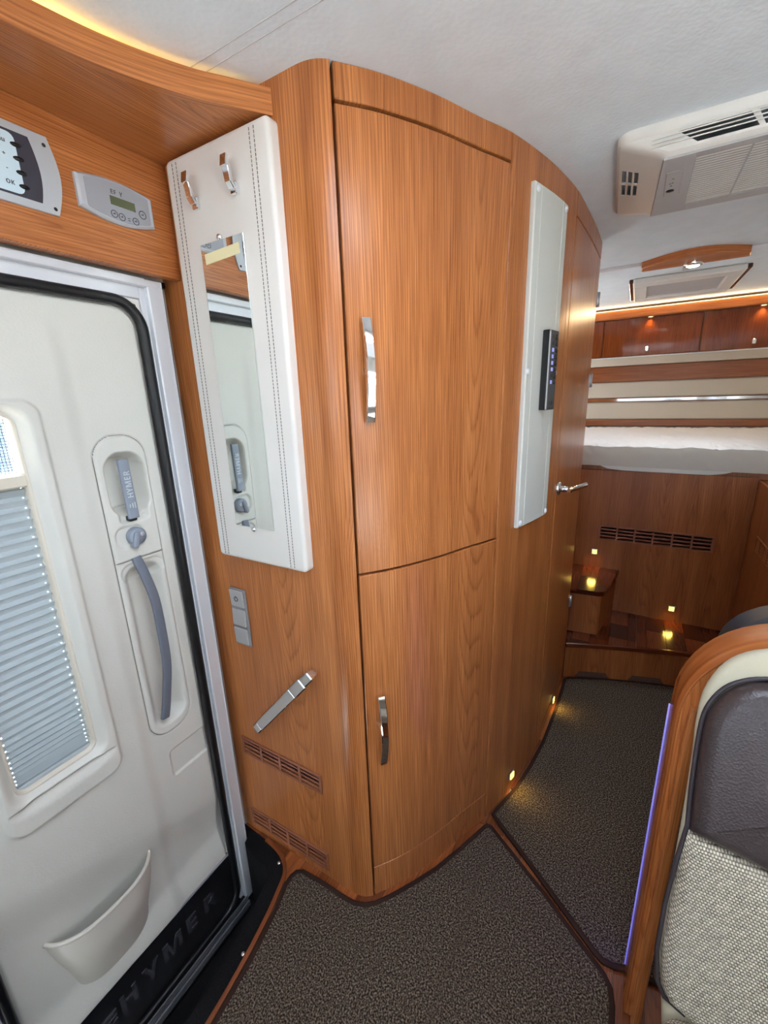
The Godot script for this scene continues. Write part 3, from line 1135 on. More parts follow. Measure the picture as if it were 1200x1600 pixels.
func build_washroom() -> void:
	var w := thing("washroom_cubicle", "curved wood veneered washroom cubicle with a door, next to the wardrobe", "cubicle", Vector3(-.45, 0, -1.7))
	var st := begin()
	cstrip(st, .4495, .823, 0.0, CEIL, 0.0, -.018, .0016, Vector2(.86, .3))
	part("wall_panel", st, M.wood, w)
	st = begin()
	cstrip(st, .8255, .858, 0.0, CEIL, -.0005, -.018, .0012, Vector2(.4, .1))
	part("stile", st, M.wood, w)
	st = begin()
	cstrip(st, .8615, 1.397, .062, 1.914, 0.0, -.02, .0016, Vector2(.13, .6))
	var d := part("curved_door", st, M.wood, w)
	st = begin()
	cstrip(st, .8615, 1.402, 1.9185, CEIL, 0.0, -.018, .0014, Vector2(.23, .1))
	part("header", st, M.wood, w)
	st = begin()
	cstrip(st, .8615, 1.402, 0.0, .058, 0.0, -.018, .0012, Vector2(.73, .1))
	part("plinth", st, M.wood, w)
	st = begin()
	cstrip(st, .449, 1.395, 0.0, CEIL, -.022, -.04, .001)
	part("carcass", st, M.wood, w)
	st = begin()
	box(st, Vector3(XL, 0, -2.098), Vector3(-.1995, CEIL, -2.08), .001)
	part("end_panel", st, M.wood, w)
	# lever handle
	var s := .888
	var nrm := cnorm(s)
	var side := Vector3.UP.cross(nrm).normalized()
	var o := c3(s, 1.085, 0.0)
	st = begin()
	lathe(st, PackedVector2Array([Vector2(.024, 0), Vector2(.024, .005), Vector2(.021, .008), Vector2(.011, .009), Vector2(.010, .040), Vector2(.011, .046), Vector2(0, .047)]), Transform3D(Basis(side, Vector3.UP, nrm), o), 20)
	var h := part("handle_rosette", st, M.chrome, d, "round chrome rosette")
	st = begin()
	var path := PackedVector3Array()
	for i in 13:
		var t := i / 12.0
		path.append(o + nrm * (.040 + .010 * sin(t * PI * .5) + .03 * pow(t, 4.0)) + side * (-.022 + .092 * t) + Vector3(0, .010 * pow(t, 5.0), 0))
	sweep(st, path, circle(.0065, 10, .009), Vector3.UP)
	part("lever", st, M.chrome, h, "chrome lever")
	for y in [1.77, 1.455, .42]:
		st = begin()
		lathe(st, PackedVector2Array([Vector2(0, 0), Vector2(.007, 0), Vector2(.007, .055), Vector2(0, .055)]), Transform3D(Basis(Vector3.RIGHT, Vector3.FORWARD, Vector3.UP), c3(1.4, y - .027, .003)), 10)
		cbox(st, c3(1.392, y, .0015), Vector3(.024, .05, .003), .0008, false, Basis(Vector3.UP.cross(cnorm(1.39)), Vector3.UP, cnorm(1.39)))
		part("hinge", st, M.alu_bare, d, "silver hinge")
	# low guide light lenses in the plinth zone
	for k in [[.606, .064], [1.119, .047]]:
		step_light(Transform3D(Basis(Vector3.UP.cross(cnorm(k[0])), Vector3.UP, cnorm(k[0])), c3(k[0], k[1], .001)), "small square amber floor light low in the curved veneer, " + ("nearest the wardrobe seam" if k[0] < 1.0 else "below the curved washroom door"), .010)

func step_light(xf: Transform3D, label: String, energy: float) -> void:
	var t := thing("step_light", label, "light", xf.origin, "amber step lights")
	var st := begin()
	cbox(st, xf * Vector3(0, 0, .002), Vector3(.034, .034, .004), .0015, false, xf.basis)
	part("bezel", st, M.alu_bare, t)
	st = begin()
	cbox(st, xf * Vector3(0, 0, .0052), Vector3(.024, .024, .004), .0012, false, xf.basis)
	part("light_lens", st, M.glow_step, t, "glowing amber lens")
	spot(xf * Vector3(0, 0, .010), xf.basis.z * .7 + Vector3.DOWN, Color(1.0, .82, .35), energy, .02, 75.0)

# ---------------------------------------------------------------- cornice over the entry door
func build_cornice() -> void:
	var w := thing("overhead_cornice", "wood veneered overhead cornice with a curved fascia above the entry door", "cornice", Vector3(-.88, 1.7, -.2))
	var line := catmull(PackedVector2Array([Vector2(-.80, .9), Vector2(-.80, .3), Vector2(-.80, -.1), Vector2(-.797, -.34), Vector2(-.783, -.44), Vector2(-.757, -.525), Vector2(-.715, -.612), Vector2(-.675, -.668), Vector2(-.636, -.7245)]), 8)
	var st := begin()
	var poly := PackedVector2Array()
	for p in line:
		poly.append(Vector2(p.x - .004, -p.y))
	poly.append_array(PackedVector2Array([Vector2(-.965, .7245), Vector2(-.965, -.9)]))
	prism(st, poly, Transform3D(Basis(Vector3.RIGHT, Vector3.FORWARD, Vector3.UP), Vector3.ZERO), 1.926, 1.938, 0.0, false, false)
	part("soffit", st, M.wood_soffit, w)
	st = begin()
	var n := line.size()
	var run := 0.0
	for i in n - 1:
		var l := line[i].distance_to(line[i + 1])
		var d := (line[i + 1] - line[i]).normalized()
		var nn := Vector2(-d.y, d.x)
		var f := Vector3(nn.x, 0, nn.y)
		var P := func(p: Vector2, y: float, o: float) -> Vector3: return Vector3(p.x + nn.x * o, y, p.y + nn.y * o)
		for k in [[1.924, 1.966, 0.0, 0.0, f], [1.966, 1.966, 0.0, -.016, Vector3.UP], [1.924, 1.966, -.016, -.016, -f], [1.924, 1.924, 0.0, -.016, Vector3.DOWN]]:
			st.set_smooth_group(1 if k[0] != k[1] else -1)
			quad(st, Vector3(line[i].x, k[0], line[i].y) + f * k[2], Vector3(line[i + 1].x, k[0], line[i + 1].y) + f * k[2], Vector3(line[i + 1].x, k[1], line[i + 1].y) + f * k[3], Vector3(line[i].x, k[1], line[i].y) + f * k[3], k[4], Vector2(k[0] + k[2] + .3, run), Vector2(k[0] + k[2] + .3, run + l), Vector2(k[1] + k[3] + .3, run + l), Vector2(k[1] + k[3] + .3, run))
		run += l
	part("curved_fascia", st, M.wood, w)
	st = begin()
	box(st, Vector3(-.985, 1.697, -.7245), Vector3(-.96, 1.926, .9), .0015, true)
	part("back_panel", st, M.wood, w)
	# cove light lying behind the fascia
	var lt := thing("cove_light", "warm yellow cove light strip glowing between curved fascia and ceiling", "light", Vector3(-.85, 1.94, 0))
	st = begin()
	var path := PackedVector3Array()
	for p in line:
		path.append(Vector3(p.x - .030, 1.952, p.y))
	path.resize(path.size() - 3)
	sweep(st, path, rect2(.010, .006), Vector3.UP, false, false)
	part("light_strip", st, M.glow_cove, lt)
	area(Vector3(-.835, 1.957, -.25), Vector3.UP, Vector3.FORWARD, Vector2(.012, 1.0), Color(1.0, .82, .36), .10)

# ---------------------------------------------------------------- entry door (u = -z along the door, from the hinge side to the handle side)
const DX := -1.012

func sm(a: float, b: float, x: float) -> float:
	var t := clampf((x - a) / (b - a), 0.0, 1.0)
	return t * t * (3.0 - 2.0 * t)

func sd_rr(u: float, y: float, u0: float, y0: float, u1: float, y1: float, r: float) -> float:
	var qx := absf(u - (u0 + u1) / 2) - (u1 - u0) / 2 + r
	var qy := absf(y - (y0 + y1) / 2) - (y1 - y0) / 2 + r
	return Vector2(max(qx, 0.0), max(qy, 0.0)).length() + min(max(qx, qy), 0.0) - r

func leaf_h(u: float, y: float) -> float:
	var h := 0.0
	# broad raised field round the window, ending in a soft crease
	h += .006 * sm(.474, .438, u) * sm(1.60, 1.52, y)
	# the lower part leans back below a slanting shoulder
	var sh := .411 - (u - .122) * .435
	h -= .020 * sm(sh + .05, sh - .10, y) * sm(-.01, .09, y)
	# window surround: lip, then a sloping reveal
	var d := -sd_rr(u, y, .172, .560, .397, 1.434, .032)
	if d > -.012:
		h += .011 * sm(-.004, .007, d)
		var e := sd_rr(u, y, .204, .645, .356, 1.408, .022)
		h -= .020 * sm(.022 if y > .63 else .05, 0.0, e)
	# handle plate: seam groove and slight rise
	var p := sd_rr(u, y, .478, .552, .594, 1.352, .052)
	if p < .01:
		h += .0035 * sm(.003, -.004, p)
		h -= .0055 * (1.0 - sm(0.0, .0026, absf(p - .001)))
		h -= .004 * (1.0 - sm(0.0, .0024, absf(y - 1.058 + .0))) * sm(.002, -.004, p)
		# cup behind the lever
		var c := sd_rr(u, y, .493, 1.163, .587, 1.314, .040)
		h -= .045 * sm(.002, -.016, c)
		# ledge below the cup
		var c2 := sd_rr(u, y, .505, 1.148, .578, 1.185, .012)
		h -= .010 * sm(.002, -.008, c2)
		# hollow of the lock knob
		var kk := sd_rr(u, y, .487, 1.088, .556, 1.143, .022)
		h -= .006 * sm(.001, -.006, kk)
		# long bowl behind the grab handle
		var b := sd_rr(u, y, .487, .575, .586, 1.045, .040)
		h -= .036 * sm(0.0, -.030, b)
		var b2 := sd_rr(u, y, .484, 1.0, .592, 1.05, .025)
		h -= .004 * sm(.001, -.003, b2)
	# shallow step near the edge below the plate
	var r := sd_rr(u, y, .512, .408, .68, .492, .012)
	h -= .0055 * sm(.0015, -.004, r)
	# rounded rim of the leaf
	var ed: float = min(min(u - .095, .632 - u), 1.636 - y)
	var rr := sd_rr(u, y, .095, -.5, .632, 1.636, .055)
	h -= .010 * sm(-.012, 0.0, rr)
	return h

func build_entry_door() -> void:
	var D := structure("door_1", "cream moulded entry door with a small window in a white aluminium frame")
	var st: SurfaceTool
	# frame
	st = begin()
	for q in [[.655, .693, -.252, 1.6905], [.028, .066, -.252, 1.6905]]:
		box(st, Vector3(-1.03, q[2], -q[1]), Vector3(-.99, q[3], -q[0]), .002)
	box(st, Vector3(-1.03, 1.675, -.693), Vector3(-.9895, 1.6915, -.028), .002)
	for q in [[.642, .656], [.065, .079]]:
		box(st, Vector3(-1.035, -.245, -q[1]), Vector3(-1.004, 1.676, -q[0]), .0015)
	box(st, Vector3(-1.035, 1.650, -.642), Vector3(-1.003, 1.676, -.079), .0015)
	var fr := part("door_frame", st, M.alu, D, "white aluminium frame")
	st = begin()
	cbox(st, Vector3(-.9893, 1.6900, -.36), Vector3(.001, .0025, .58), 0.0)
	cbox(st, Vector3(-.9893, .72, -.6895), Vector3(.001, 1.94, .002), 0.0)
	cbox(st, Vector3(-.9893, .72, -.6575), Vector3(.001, 1.90, .002), 0.0)
	part("frame_bead", st, M.white_trim, fr)
	st = begin()
	prism(st, PackedVector2Array([Vector2(.6415, 1.6495), Vector2(.6415, 1.575), Vector2(.632, 1.60), Vector2(.615, 1.624), Vector2(.595, 1.638), Vector2(.57, 1.6495)]), Transform3D(Basis(Vector3.FORWARD, Vector3.UP, Vector3.RIGHT), Vector3.ZERO), -1.03, -1.008, .001)
	part("corner_gusset", st, M.plastic_white, fr, "white plastic corner piece")
	st = begin()
	lathe(st, PackedVector2Array([Vector2(.0045, 0), Vector2(.004, .0015), Vector2(0, .002)]), Transform3D(Basis(Vector3.FORWARD, Vector3.UP, Vector3.RIGHT), Vector3(-1.008, 1.634, -.627)), 10)
	part("screw", st, M.black, fr)
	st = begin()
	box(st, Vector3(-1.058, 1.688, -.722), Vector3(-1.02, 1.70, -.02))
	part("frame_gap_shade", st, M.rubber, fr)  # black filler standing in for shade in the gap above the frame
	# threshold rail
	st = begin()
	box(st, Vector3(-1.05, -.262, -.655), Vector3(-.990, -.238, -.066), .002)
	part("sill", st, M.black, D, "black door sill")
	st = begin()
	box(st, Vector3(-.992, -.258, -.662), Vector3(-.988, -.236, -.06), .001)
	box(st, Vector3(-.976, -.258, -.655), Vector3(-.971, -.238, -.06), .001)
	var tr := part("threshold_rail", st, M.alu_bare, D, "grooved bare aluminium threshold rail")
	st = begin()
	box(st, Vector3(-.998, -.268, -.655), Vector3(-.968, -.255, -.06), .001)
	part("rail_bed", st, M.black, tr)
	# seal
	st = begin()
	var ring := rrect(.0865, -.236, .639, 1.6415, .062, 10)
	var path := PackedVector3Array()
	for p in ring:
		path.append(Vector3(-1.006, p.y, -p.x))
	sweep(st, path, circle(.0115, 12, .0115), Vector3.RIGHT, true)
	part("rubber_seal", st, M.rubber, D, "black rubber door seal")
	# leaf as a moulded sheet
	var nu := 216
	var ny := 620
	var u0 := .095
	var u1 := .632
	var y0 := -.020
	var y1 := 1.636
	var vs := PackedVector3Array()
	var uv := PackedVector2Array()
	vs.resize(nu * ny)
	uv.resize(nu * ny)
	for j in ny:
		var y: float = lerp(y0, y1, float(j) / (ny - 1))
		for i in nu:
			var u: float = lerp(u0, u1, float(i) / (nu - 1))
			vs[j * nu + i] = Vector3(DX + leaf_h(u, y), y, -u)
			uv[j * nu + i] = Vector2(u, y)
	var ns := PackedVector3Array()
	ns.resize(nu * ny)
	for j in ny:
		for i in nu:
			var a := vs[j * nu + max(i - 1, 0)]
			var b := vs[j * nu + min(i + 1, nu - 1)]
			var c := vs[max(j - 1, 0) * nu + i]
			var d := vs[min(j + 1, ny - 1) * nu + i]
			ns[j * nu + i] = (b - a).cross(d - c).normalized()
			if ns[j * nu + i].x < 0:
				ns[j * nu + i] = -ns[j * nu + i]
	var ids := PackedInt32Array()
	for j in ny - 1:
		for i in nu - 1:
			var m := (vs[j * nu + i] + vs[(j + 1) * nu + i + 1]) / 2
			if sd_rr(-m.z, m.y, .2055, .6465, .3545, 1.4065, .02) < 0.0:
				continue
			if sd_rr(-m.z, m.y, .095, -.5, .632, 1.636, .055) > 0.001:
				continue
			var k := j * nu + i
			ids.append_array(PackedInt32Array([k, k + nu, k + 1, k + 1, k + nu, k + nu + 1]))
	var arr := []
	arr.resize(Mesh.ARRAY_MAX)
	arr[Mesh.ARRAY_VERTEX] = vs
	arr[Mesh.ARRAY_NORMAL] = ns
	arr[Mesh.ARRAY_TEX_UV] = uv
	arr[Mesh.ARRAY_INDEX] = ids
	var mesh := ArrayMesh.new()
	mesh.add_surface_from_arrays(Mesh.PRIMITIVE_TRIANGLES, arr)
	var leaf := MeshInstance3D.new()
	leaf.name = "door_leaf"
	leaf.mesh = mesh
	leaf.material_override = M.door_plastic
	leaf.set_meta("label", "cream moulded plastic door leaf")
	D.add_child(leaf)
	# outer skin of the leaf, round the window
	st = begin()
	wall_with_openings(st, true, -1.070, .010, -.7240, -.02, -.28, 1.70, [[-.357, -.203, .644, 1.410]])
	part("outer_skin", st, M.plastic_white, leaf)
	# window in the leaf
	var ux := Transform3D(Basis(Vector3.FORWARD, Vector3.UP, Vector3.RIGHT), Vector3.ZERO)
	st = begin()
	path = PackedVector3Array()
	for p in rrect(.203, .644, .357, 1.410, .022, 6):
		path.append(Vector3(-1.036, p.y, -p.x))
	sweep(st, path, rect2(.007, .044), Vector3.RIGHT, true, true)
	var wf := part("window_frame", st, M.window_frame, D, "cream frame of the door window")
	st = begin()
	box(st, Vector3(-1.062, .644, -.357), Vector3(-1.058, 1.410, -.203))
	part("window_pane", st, M.glass, wf)
	st = begin()
	cbox(st, Vector3(-1.037, 1.282, -.28), Vector3(.042, .026, .152), .003)
	part("blind_rail", st, M.window_frame, wf)
	# fly screen in the clear upper part: fine threads
	st = begin()
	for i in 27:
		box(st, Vector3(-1.0405, 1.294, -.355 + i * .0056), Vector3(-1.040, 1.406, -.355 + i * .0056 + .0009))
	for i in 20:
		box(st, Vector3(-1.0405, 1.296 + i * .0056, -.354), Vector3(-1.040, 1.2969 + i * .0056, -.206))
	var fs := part("fly_screen", st, M.ink, wf)
	fs.set_meta("kind", "stuff")
	# pleated blind: folds close up towards the bottom
	st = begin()
	var ys := PackedFloat32Array([1.270])
	while ys[ys.size() - 1] > .650:
		var y := ys[ys.size() - 1]
		ys.append(y - (.0102 if y > .80 else lerp(.0042, .0095, clampf((y - .65) / .15, 0, 1))))
	# each pleat: a long face towards the room, a short fold back; cord holes near both edges
	var bq := func(za: float, zb: float, p0: Vector2, p1: Vector2):
		quad(st, Vector3(p0.x, p0.y, -za), Vector3(p0.x, p0.y, -zb), Vector3(p1.x, p1.y, -zb), Vector3(p1.x, p1.y, -za), Vector3.RIGHT, Vector2(za, p0.y), Vector2(zb, p0.y), Vector2(zb, p1.y), Vector2(za, p1.y))
	for i in range(0, ys.size() - 2, 2):
		var top := Vector2(-1.041, ys[i])
		var nose := Vector2(-1.031, lerp(ys[i], ys[i + 2], .34))
		var low := Vector2(-1.041, ys[i + 2])
		bq.call(.2045, .3560, nose, low)
		var m0 := top.lerp(nose, .42)
		var m1 := top.lerp(nose, .62)
		for c in [[.2045, .2108], [.2132, .3468], [.3492, .3560]]:
			bq.call(c[0], c[1], top, nose)
		for c in [[.2108, .2132], [.3468, .3492]]:
			bq.call(c[0], c[1], top, m0)
			bq.call(c[0], c[1], m1, nose)
	box(st, Vector3(-1.046, .643, -.356), Vector3(-1.026, .656, -.2045), .002)
	part("pleated_blind", st, M.blind, wf, "grey pleated blind")
	# dark threads painting the shadow line of the seam round the handle plate
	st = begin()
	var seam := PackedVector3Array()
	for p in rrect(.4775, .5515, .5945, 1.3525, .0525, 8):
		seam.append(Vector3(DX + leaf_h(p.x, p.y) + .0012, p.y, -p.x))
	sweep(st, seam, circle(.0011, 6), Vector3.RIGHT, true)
	part("plate_seam_shade", st, M.seam, D)
	st = begin()
	seam = PackedVector3Array()
	for i in 12:
		var u: float = lerp(.4785, .5935, i / 11.0)
		seam.append(Vector3(DX + leaf_h(u, 1.064) + .0004, 1.0585, -u))
	sweep(st, seam, circle(.0009, 6), Vector3.RIGHT)
	part("plate_joint_shade", st, M.seam, D)  # shade of the plate joint, put in as a dark thread
	# lever with raised lettering
	st = begin()
	var lev := PackedVector3Array()
	for i in 11:
		var t := i / 10.0
		lev.append(Vector3(-1.000 - .004 * t, lerp(1.160, 1.298, t), -.5335))
	sweep(st, lev, rrect(-.012, -.005, .012, .005, .003, 3), Vector3.RIGHT)
	var lv := part("door_lever", st, M.grey_blue, D, "grey lever with raised lettering")
	st = begin()
	cbox(st, Vector3(-1.012, 1.158, -.5335), Vector3(.02, .012, .018), .002)
	part("lever_pivot", st, M.black, lv)
	lettering("HYMER", .0135, .0016, Transform3D(Basis(Vector3.UP, Vector3.BACK, Vector3.RIGHT).rotated(Vector3.BACK, 0.0), Vector3(-.9970, 1.240, -.534)), M.silver, lv)
	st = begin()
	for k in 3:
		cbox(st, Vector3(-.9953, 1.1905 , -.5395 + k * .0058), Vector3(.0016, .015 - k * .003, .0032), .0004)
	part("stripe_mark", st, M.silver, lv)
	# lock knob
	st = begin()
	var ky := Transform3D(Basis(Vector3.FORWARD, Vector3.UP, Vector3.RIGHT), Vector3(-1.014, 1.114, -.5345))
	lathe(st, PackedVector2Array([Vector2(.021, 0), Vector2(.021, .014), Vector2(.018, .018), Vector2(0, .019)]), ky, 20)
	cbox(st, ky * Vector3(-.008, -.006, .016), Vector3(.014, .040, .020), .004, false, Basis(Vector3.FORWARD, Vector3.UP, Vector3.RIGHT) * Basis(Vector3.BACK, -.25))
	var kb := part("lock_knob", st, M.grey_blue, D, "grey lock knob")
	st = begin()
	lathe(st, PackedVector2Array([Vector2(.0055, 0), Vector2(.005, .0012), Vector2(.002, .0014), Vector2(0, .0006)]), Transform3D(ky.basis, ky * Vector3(.008, .004, .019)), 12)
	part("knob_centre", st, M.alu_bare, kb)
	# grab handle bridging the bowl
	st = begin()
	var gp := PackedVector3Array()
	var gu := PackedVector2Array([Vector2(.524, 1.062), Vector2(.531, 1.012), Vector2(.539, .945), Vector2(.5395, .855), Vector2(.538, .768), Vector2(.529, .690), Vector2(.518, .604)])
	var gpts := catmull(gu, 5)
	for i in gpts.size():
		var t := float(i) / (gpts.size() - 1)
		gp.append(Vector3(-1.022 + .036 * pow(sin(PI * (t * .92 + .04)), .5), gpts[i].y, -gpts[i].x))
	sweep(st, gp, rrect(-.011, -.006, .011, .006, .004, 3), Vector3.RIGHT)
	part("grab_handle", st, M.grey_dark, D, "long curved grey grab handle")
	# storage pocket
	st = begin()
	var pn := 22
	var pr := 12
	var grid := []
	for j in pr + 1:
		var v := float(j) / pr
		var row := []
		for i in pn + 1:
			var t := float(i) / pn
			var ul: float = lerp(.200, .171, sm(0.0, 1.0, v))
			var ur: float = lerp(.388, .419, sm(0.0, 1.0, v))
			var edge := pow(1.0 - pow(absf(2.0 * t - 1.0), 2.8), .70)
			var yb := .072 - .040 * edge
			var y: float = lerp(yb, .249 - .004 * edge, v)
			var out := edge * (.020 + .044 * sm(-.15, .75, v))
			row.append(Vector3(DX - .022 + .003 + out, y, -lerp(ul, ur, t)))
		grid.append(row)
	for off in [0.0, -.004]:
		st.set_smooth_group(1 if off == 0.0 else 2)
		for j in pr:
			for i in pn:
				var o := Vector3(off, 0, 0)
				quad(st, grid[j][i] + o, grid[j][i + 1] + o, grid[j + 1][i + 1] + o, grid[j + 1][i] + o, Vector3.RIGHT if off == 0.0 else Vector3.LEFT, Vector2(i, j) * .1, Vector2(i + 1, j) * .1, Vector2(i + 1, j + 1) * .1, Vector2(i, j + 1) * .1)
	st.set_smooth_group(-1)
	var rimp := PackedVector3Array()
	for i in pn + 1:
		rimp.append(grid[pr][i] + Vector3(-.002, 0, 0))
	sweep(st, rimp, circle(.0050, 8), Vector3.UP)
	part("storage_pocket", st, M.door_plate, D, "beige curved storage pocket")
	# black kick plate with raised letters
	st = begin()
	box(st, Vector3(-1.050, -.238, -.632), Vector3(-1.014, -.024, -.095), .002)
	var kp := part("kick_plate", st, M.black, D, "black kick plate with raised lettering")
	st = begin()
	box(st, Vector3(-1.016, -.0260, -.632), Vector3(-1.0085, -.021, -.095), .0008)
	part("kick_plate_bead", st, M.alu_bare, kp)
	var ch := "HYMER"
	for i in 5:
		lettering(ch[i], .056, .005, Transform3D(Basis(Vector3.FORWARD, Vector3.UP, Vector3.RIGHT), Vector3(-1.013, -.120, -.285 - i * .064)), M.letter_dark, kp, "raised_letter")
	st = begin()
	for k in 3:
		cbox(st, Vector3(-1.012, -.105 - k * .016, -.232 - k * .003), Vector3(.006, .008, .045 - .008 * k), .001)
	part("stripe_mark", st, M.letter_dark, kp)

# ---------------------------------------------------------------- bed end of the aisle
const ZR := -2.53

func parquet(parent: Node, region: PackedVector2Array, y0: float, y1: float, mats: Array, sd: int) -> void:
	var flat := Transform3D(Basis(Vector3.RIGHT, Vector3.FORWARD, Vector3.UP), Vector3.ZERO)
	var k := sd
	for row in 10:
		var x0 := -.245 + row * .083
		var z := 2.02 - .05 * ((row * 3 + sd) % 4)
		while z < 2.56:
			var l := .15 + .05 * ((row * 5 + k) % 3)
			var plank := PackedVector2Array([Vector2(x0 + .0005, z + .0005), Vector2(x0 + .0825, z + .0005), Vector2(x0 + .0825, z + l - .0005), Vector2(x0 + .0005, z + l - .0005)])
			for piece in Geometry2D.intersect_polygons(plank, region):
				if piece.size() >= 3:
					var st := begin()
					prism(st, piece, flat, y0, y1, .0006, false, false, Vector2(row * .31, k * .23))
					part("plank", st, mats[(row * 3 + k * 2) % mats.size()], parent)
			z += l
			k += 1

func build_rear() -> void:
	var st: SurfaceTool
	var flat := Transform3D(Basis(Vector3.RIGHT, Vector3.FORWARD, Vector3.UP), Vector3.ZERO)
	# lower step across the aisle
	var s1 := thing("lower_bed_step", "low wide wooden bed step with parquet top across the end of the aisle", "step", Vector3(.15, 0, -2.3))
	var fx := func(x: float) -> float: return 2.066 + (x + .177) * .40 - pow(maxf(x + .177, 0.0), 2.0) * .14
	var edge := PackedVector2Array()
	for i in 17:
		var x: float = lerp(-.1785, .527, i / 16.0)
		edge.append(Vector2(x, fx.call(x)))
	var body := edge.duplicate()
	body.append_array(PackedVector2Array([Vector2(.527, -ZR - .001), Vector2(-.23, -ZR - .001), Vector2(-.23, 2.100), Vector2(-.1785, 2.100)]))
	st = begin()
	prism(st, body, flat, 0.0, .176, 0.0, false)
	part("body", st, M.wood_rear_dim, s1)
	st = begin()
	for i in edge.size():
		edge[i].y -= .012
	var front := PackedVector3Array()
	for p in edge:
		front.append(Vector3(p.x, .188, -p.y - .006))
	sweep(st, front, rrect(-.008, -.0115, .008, .0115, .005, 3), Vector3.UP)
	part("nosing", st, M.planks_dark[0], s1)
	for half in 2:
		var reg := PackedVector2Array()
		for i in edge.size():
			if (half == 0 and edge[i].x < .12) or (half == 1 and edge[i].x > .13):
				reg.append(edge[i] + Vector2(0, .014))
		if half == 0:
			reg.append(Vector2(.124, fx.call(.124) + .002))
			reg.append_array(PackedVector2Array([Vector2(.124, -ZR), Vector2(-.23, -ZR), Vector2(-.23, 2.102), Vector2(-.1785, 2.102)]))
		else:
			reg.append_array(PackedVector2Array([Vector2(.527, -ZR), Vector2(.127, -ZR), Vector2(.127, fx.call(.127) + .002)]))
		st = begin()
		prism(st, reg, flat, .176, .190)
		var lid := part("lid", st, M.planks_dark[1], s1)
		parquet(lid, reg, .190, .198, M.planks_dark, half * 3)
	for x in [-.05, .185]:
		st = begin()
		var zz: float = fx.call(x)
		var ang := atan2(fx.call(x + .05) - fx.call(x - .05), .1)
		var bs := Basis(Vector3.UP, ang)
		for k in 3:
			cbox(st, Vector3(x, .012 + k * .008, -zz + .002), Vector3(.14 - k * .012, .0045, .006), .001, false, bs)
		var vg := part("floor_vent", st, M.vent_plastic, s1)
		st = begin()
		prism(st, PackedVector2Array([Vector2(-.085, 0), Vector2(.085, 0), Vector2(.062, .036), Vector2(-.062, .036)]), Transform3D(bs, Vector3(x, 0, -zz)), -.002, .0015)
		part("back", st, M.vent_plastic, vg)
	# upper step beside the washroom
	var s2 := thing("upper_bed_step", "small wooden box step with parquet top standing on the lower step", "step", Vector3(-.13, .2, -2.36))
	var b2 := PackedVector2Array([Vector2(-.225, 2.183), Vector2(-.060, 2.203), Vector2(-.048, 2.212), Vector2(.006, -ZR), Vector2(-.225, -ZR)])
	st = begin()
	prism(st, b2, flat, .199, .420)
	part("body", st, M.wood_rear_dim, s2)
	var t2 := PackedVector2Array([Vector2(-.228, 2.170), Vector2(-.062, 2.190), Vector2(-.040, 2.200), Vector2(-.030, 2.225), Vector2(.016, -ZR), Vector2(-.228, -ZR)])
	st = begin()
	prism(st, t2, flat, .420, .434, 0.0)
	var lid2 := part("top", st, M.planks_dark[1], s2)
	parquet(lid2, t2, .434, .444, M.planks_dark, 1)
	# bed: front panel, platform, mattress, skirt
	var bed := thing("bed", "raised bed with white wrinkled sheet and pale fabric skirt behind the steps", "bed", Vector3(0, 0, -3.1))
	st = begin()
	wall_with_openings(st, false, ZR, -.018, XL + .002, .53, 0.0, 1.0, [[-.098, .402, .618, .688]])
	var fp := part("front_panel", st, M.wood_rear_dim, bed)
	grille(fp, "vent_grille", Transform3D(Basis.IDENTITY, Vector3(0, 0, ZR)), -.104, .408, .612, .694, 6, 3, M.slat_brown, M.slat_brown, false)
	st = begin()
	box(st, Vector3(XL + .002, .94, ZB + .02), Vector3(XR - .002, 1.02, ZR - .02))
	part("platform", st, M.wood_rear_dim, bed)
	st = begin()
	box(st, Vector3(XL + .01, 1.02, ZB + .02), Vector3(XR - .01, 1.118, ZR - .012), .02)
	var mt := part("mattress", st, M.skirt, bed)
	# sheet with soft wrinkles
	var f := FastNoiseLite.new()
	f.seed = 3
	f.frequency = 3.2
	f.fractal_octaves = 4
	var g := FastNoiseLite.new()
	g.seed = 9
	g.frequency = 1.3
	st = begin()
	st.set_smooth_group(1)
	var nx := 150
	var nz := 60
	var P := []
	for j in nz + 1:
		var row := []
		for i in nx + 1:
			var x: float = lerp(XL + .012, XR - .012, float(i) / nx)
			var t := float(j) / nz
			var z: float = lerp(ZB + .046, ZR + .004, t)
			var y := 1.130 + (.014 + .014 * sm(.75, .95, t)) * f.get_noise_2d(x * 1.0, z * 2.3 + 3.0 * g.get_noise_2d(x, z)) + .010 * absf(g.get_noise_2d(x * 3.0 + 9.0, z * 2.0))
			y += .012 * sm(.6, .92, t) * f.get_noise_2d(x * 4.5 + 20.0, z * 1.2)
			y -= .016 * pow(t, 14.0)
			row.append(Vector3(x, y, z))
		P.append(row)
	for j in nz:
		for i in nx:
			quad(st, P[j][i], P[j][i + 1], P[j + 1][i + 1], P[j + 1][i], Vector3.UP, Vector2.ZERO, Vector2.ZERO, Vector2.ZERO, Vector2.ZERO)
	part("sheet", st, M.sheet, mt, "white wrinkled bed sheet")
	st = begin()
	st.set_smooth_group(1)
	var rows := []
	for j in 9:
		var t := j / 8.0
		var row := []
		for i in nx + 1:
			var x: float = lerp(XL + .012, XR - .012, float(i) / nx)
			var rip := .006 * f.get_noise_2d(x * 3.0, 7.0) + .004 * f.get_noise_2d(x * 9.0, 2.0 + t * .6)
			var y: float = lerp(1.128 + .010 * f.get_noise_2d(x * 2.0, 1.0), 1.028 - .010 * clampf(x, 0, .5), t)
			row.append(Vector3(x, y, ZR + .022 + rip - .010 * pow(1.0 - t, 3.0)))
		rows.append(row)
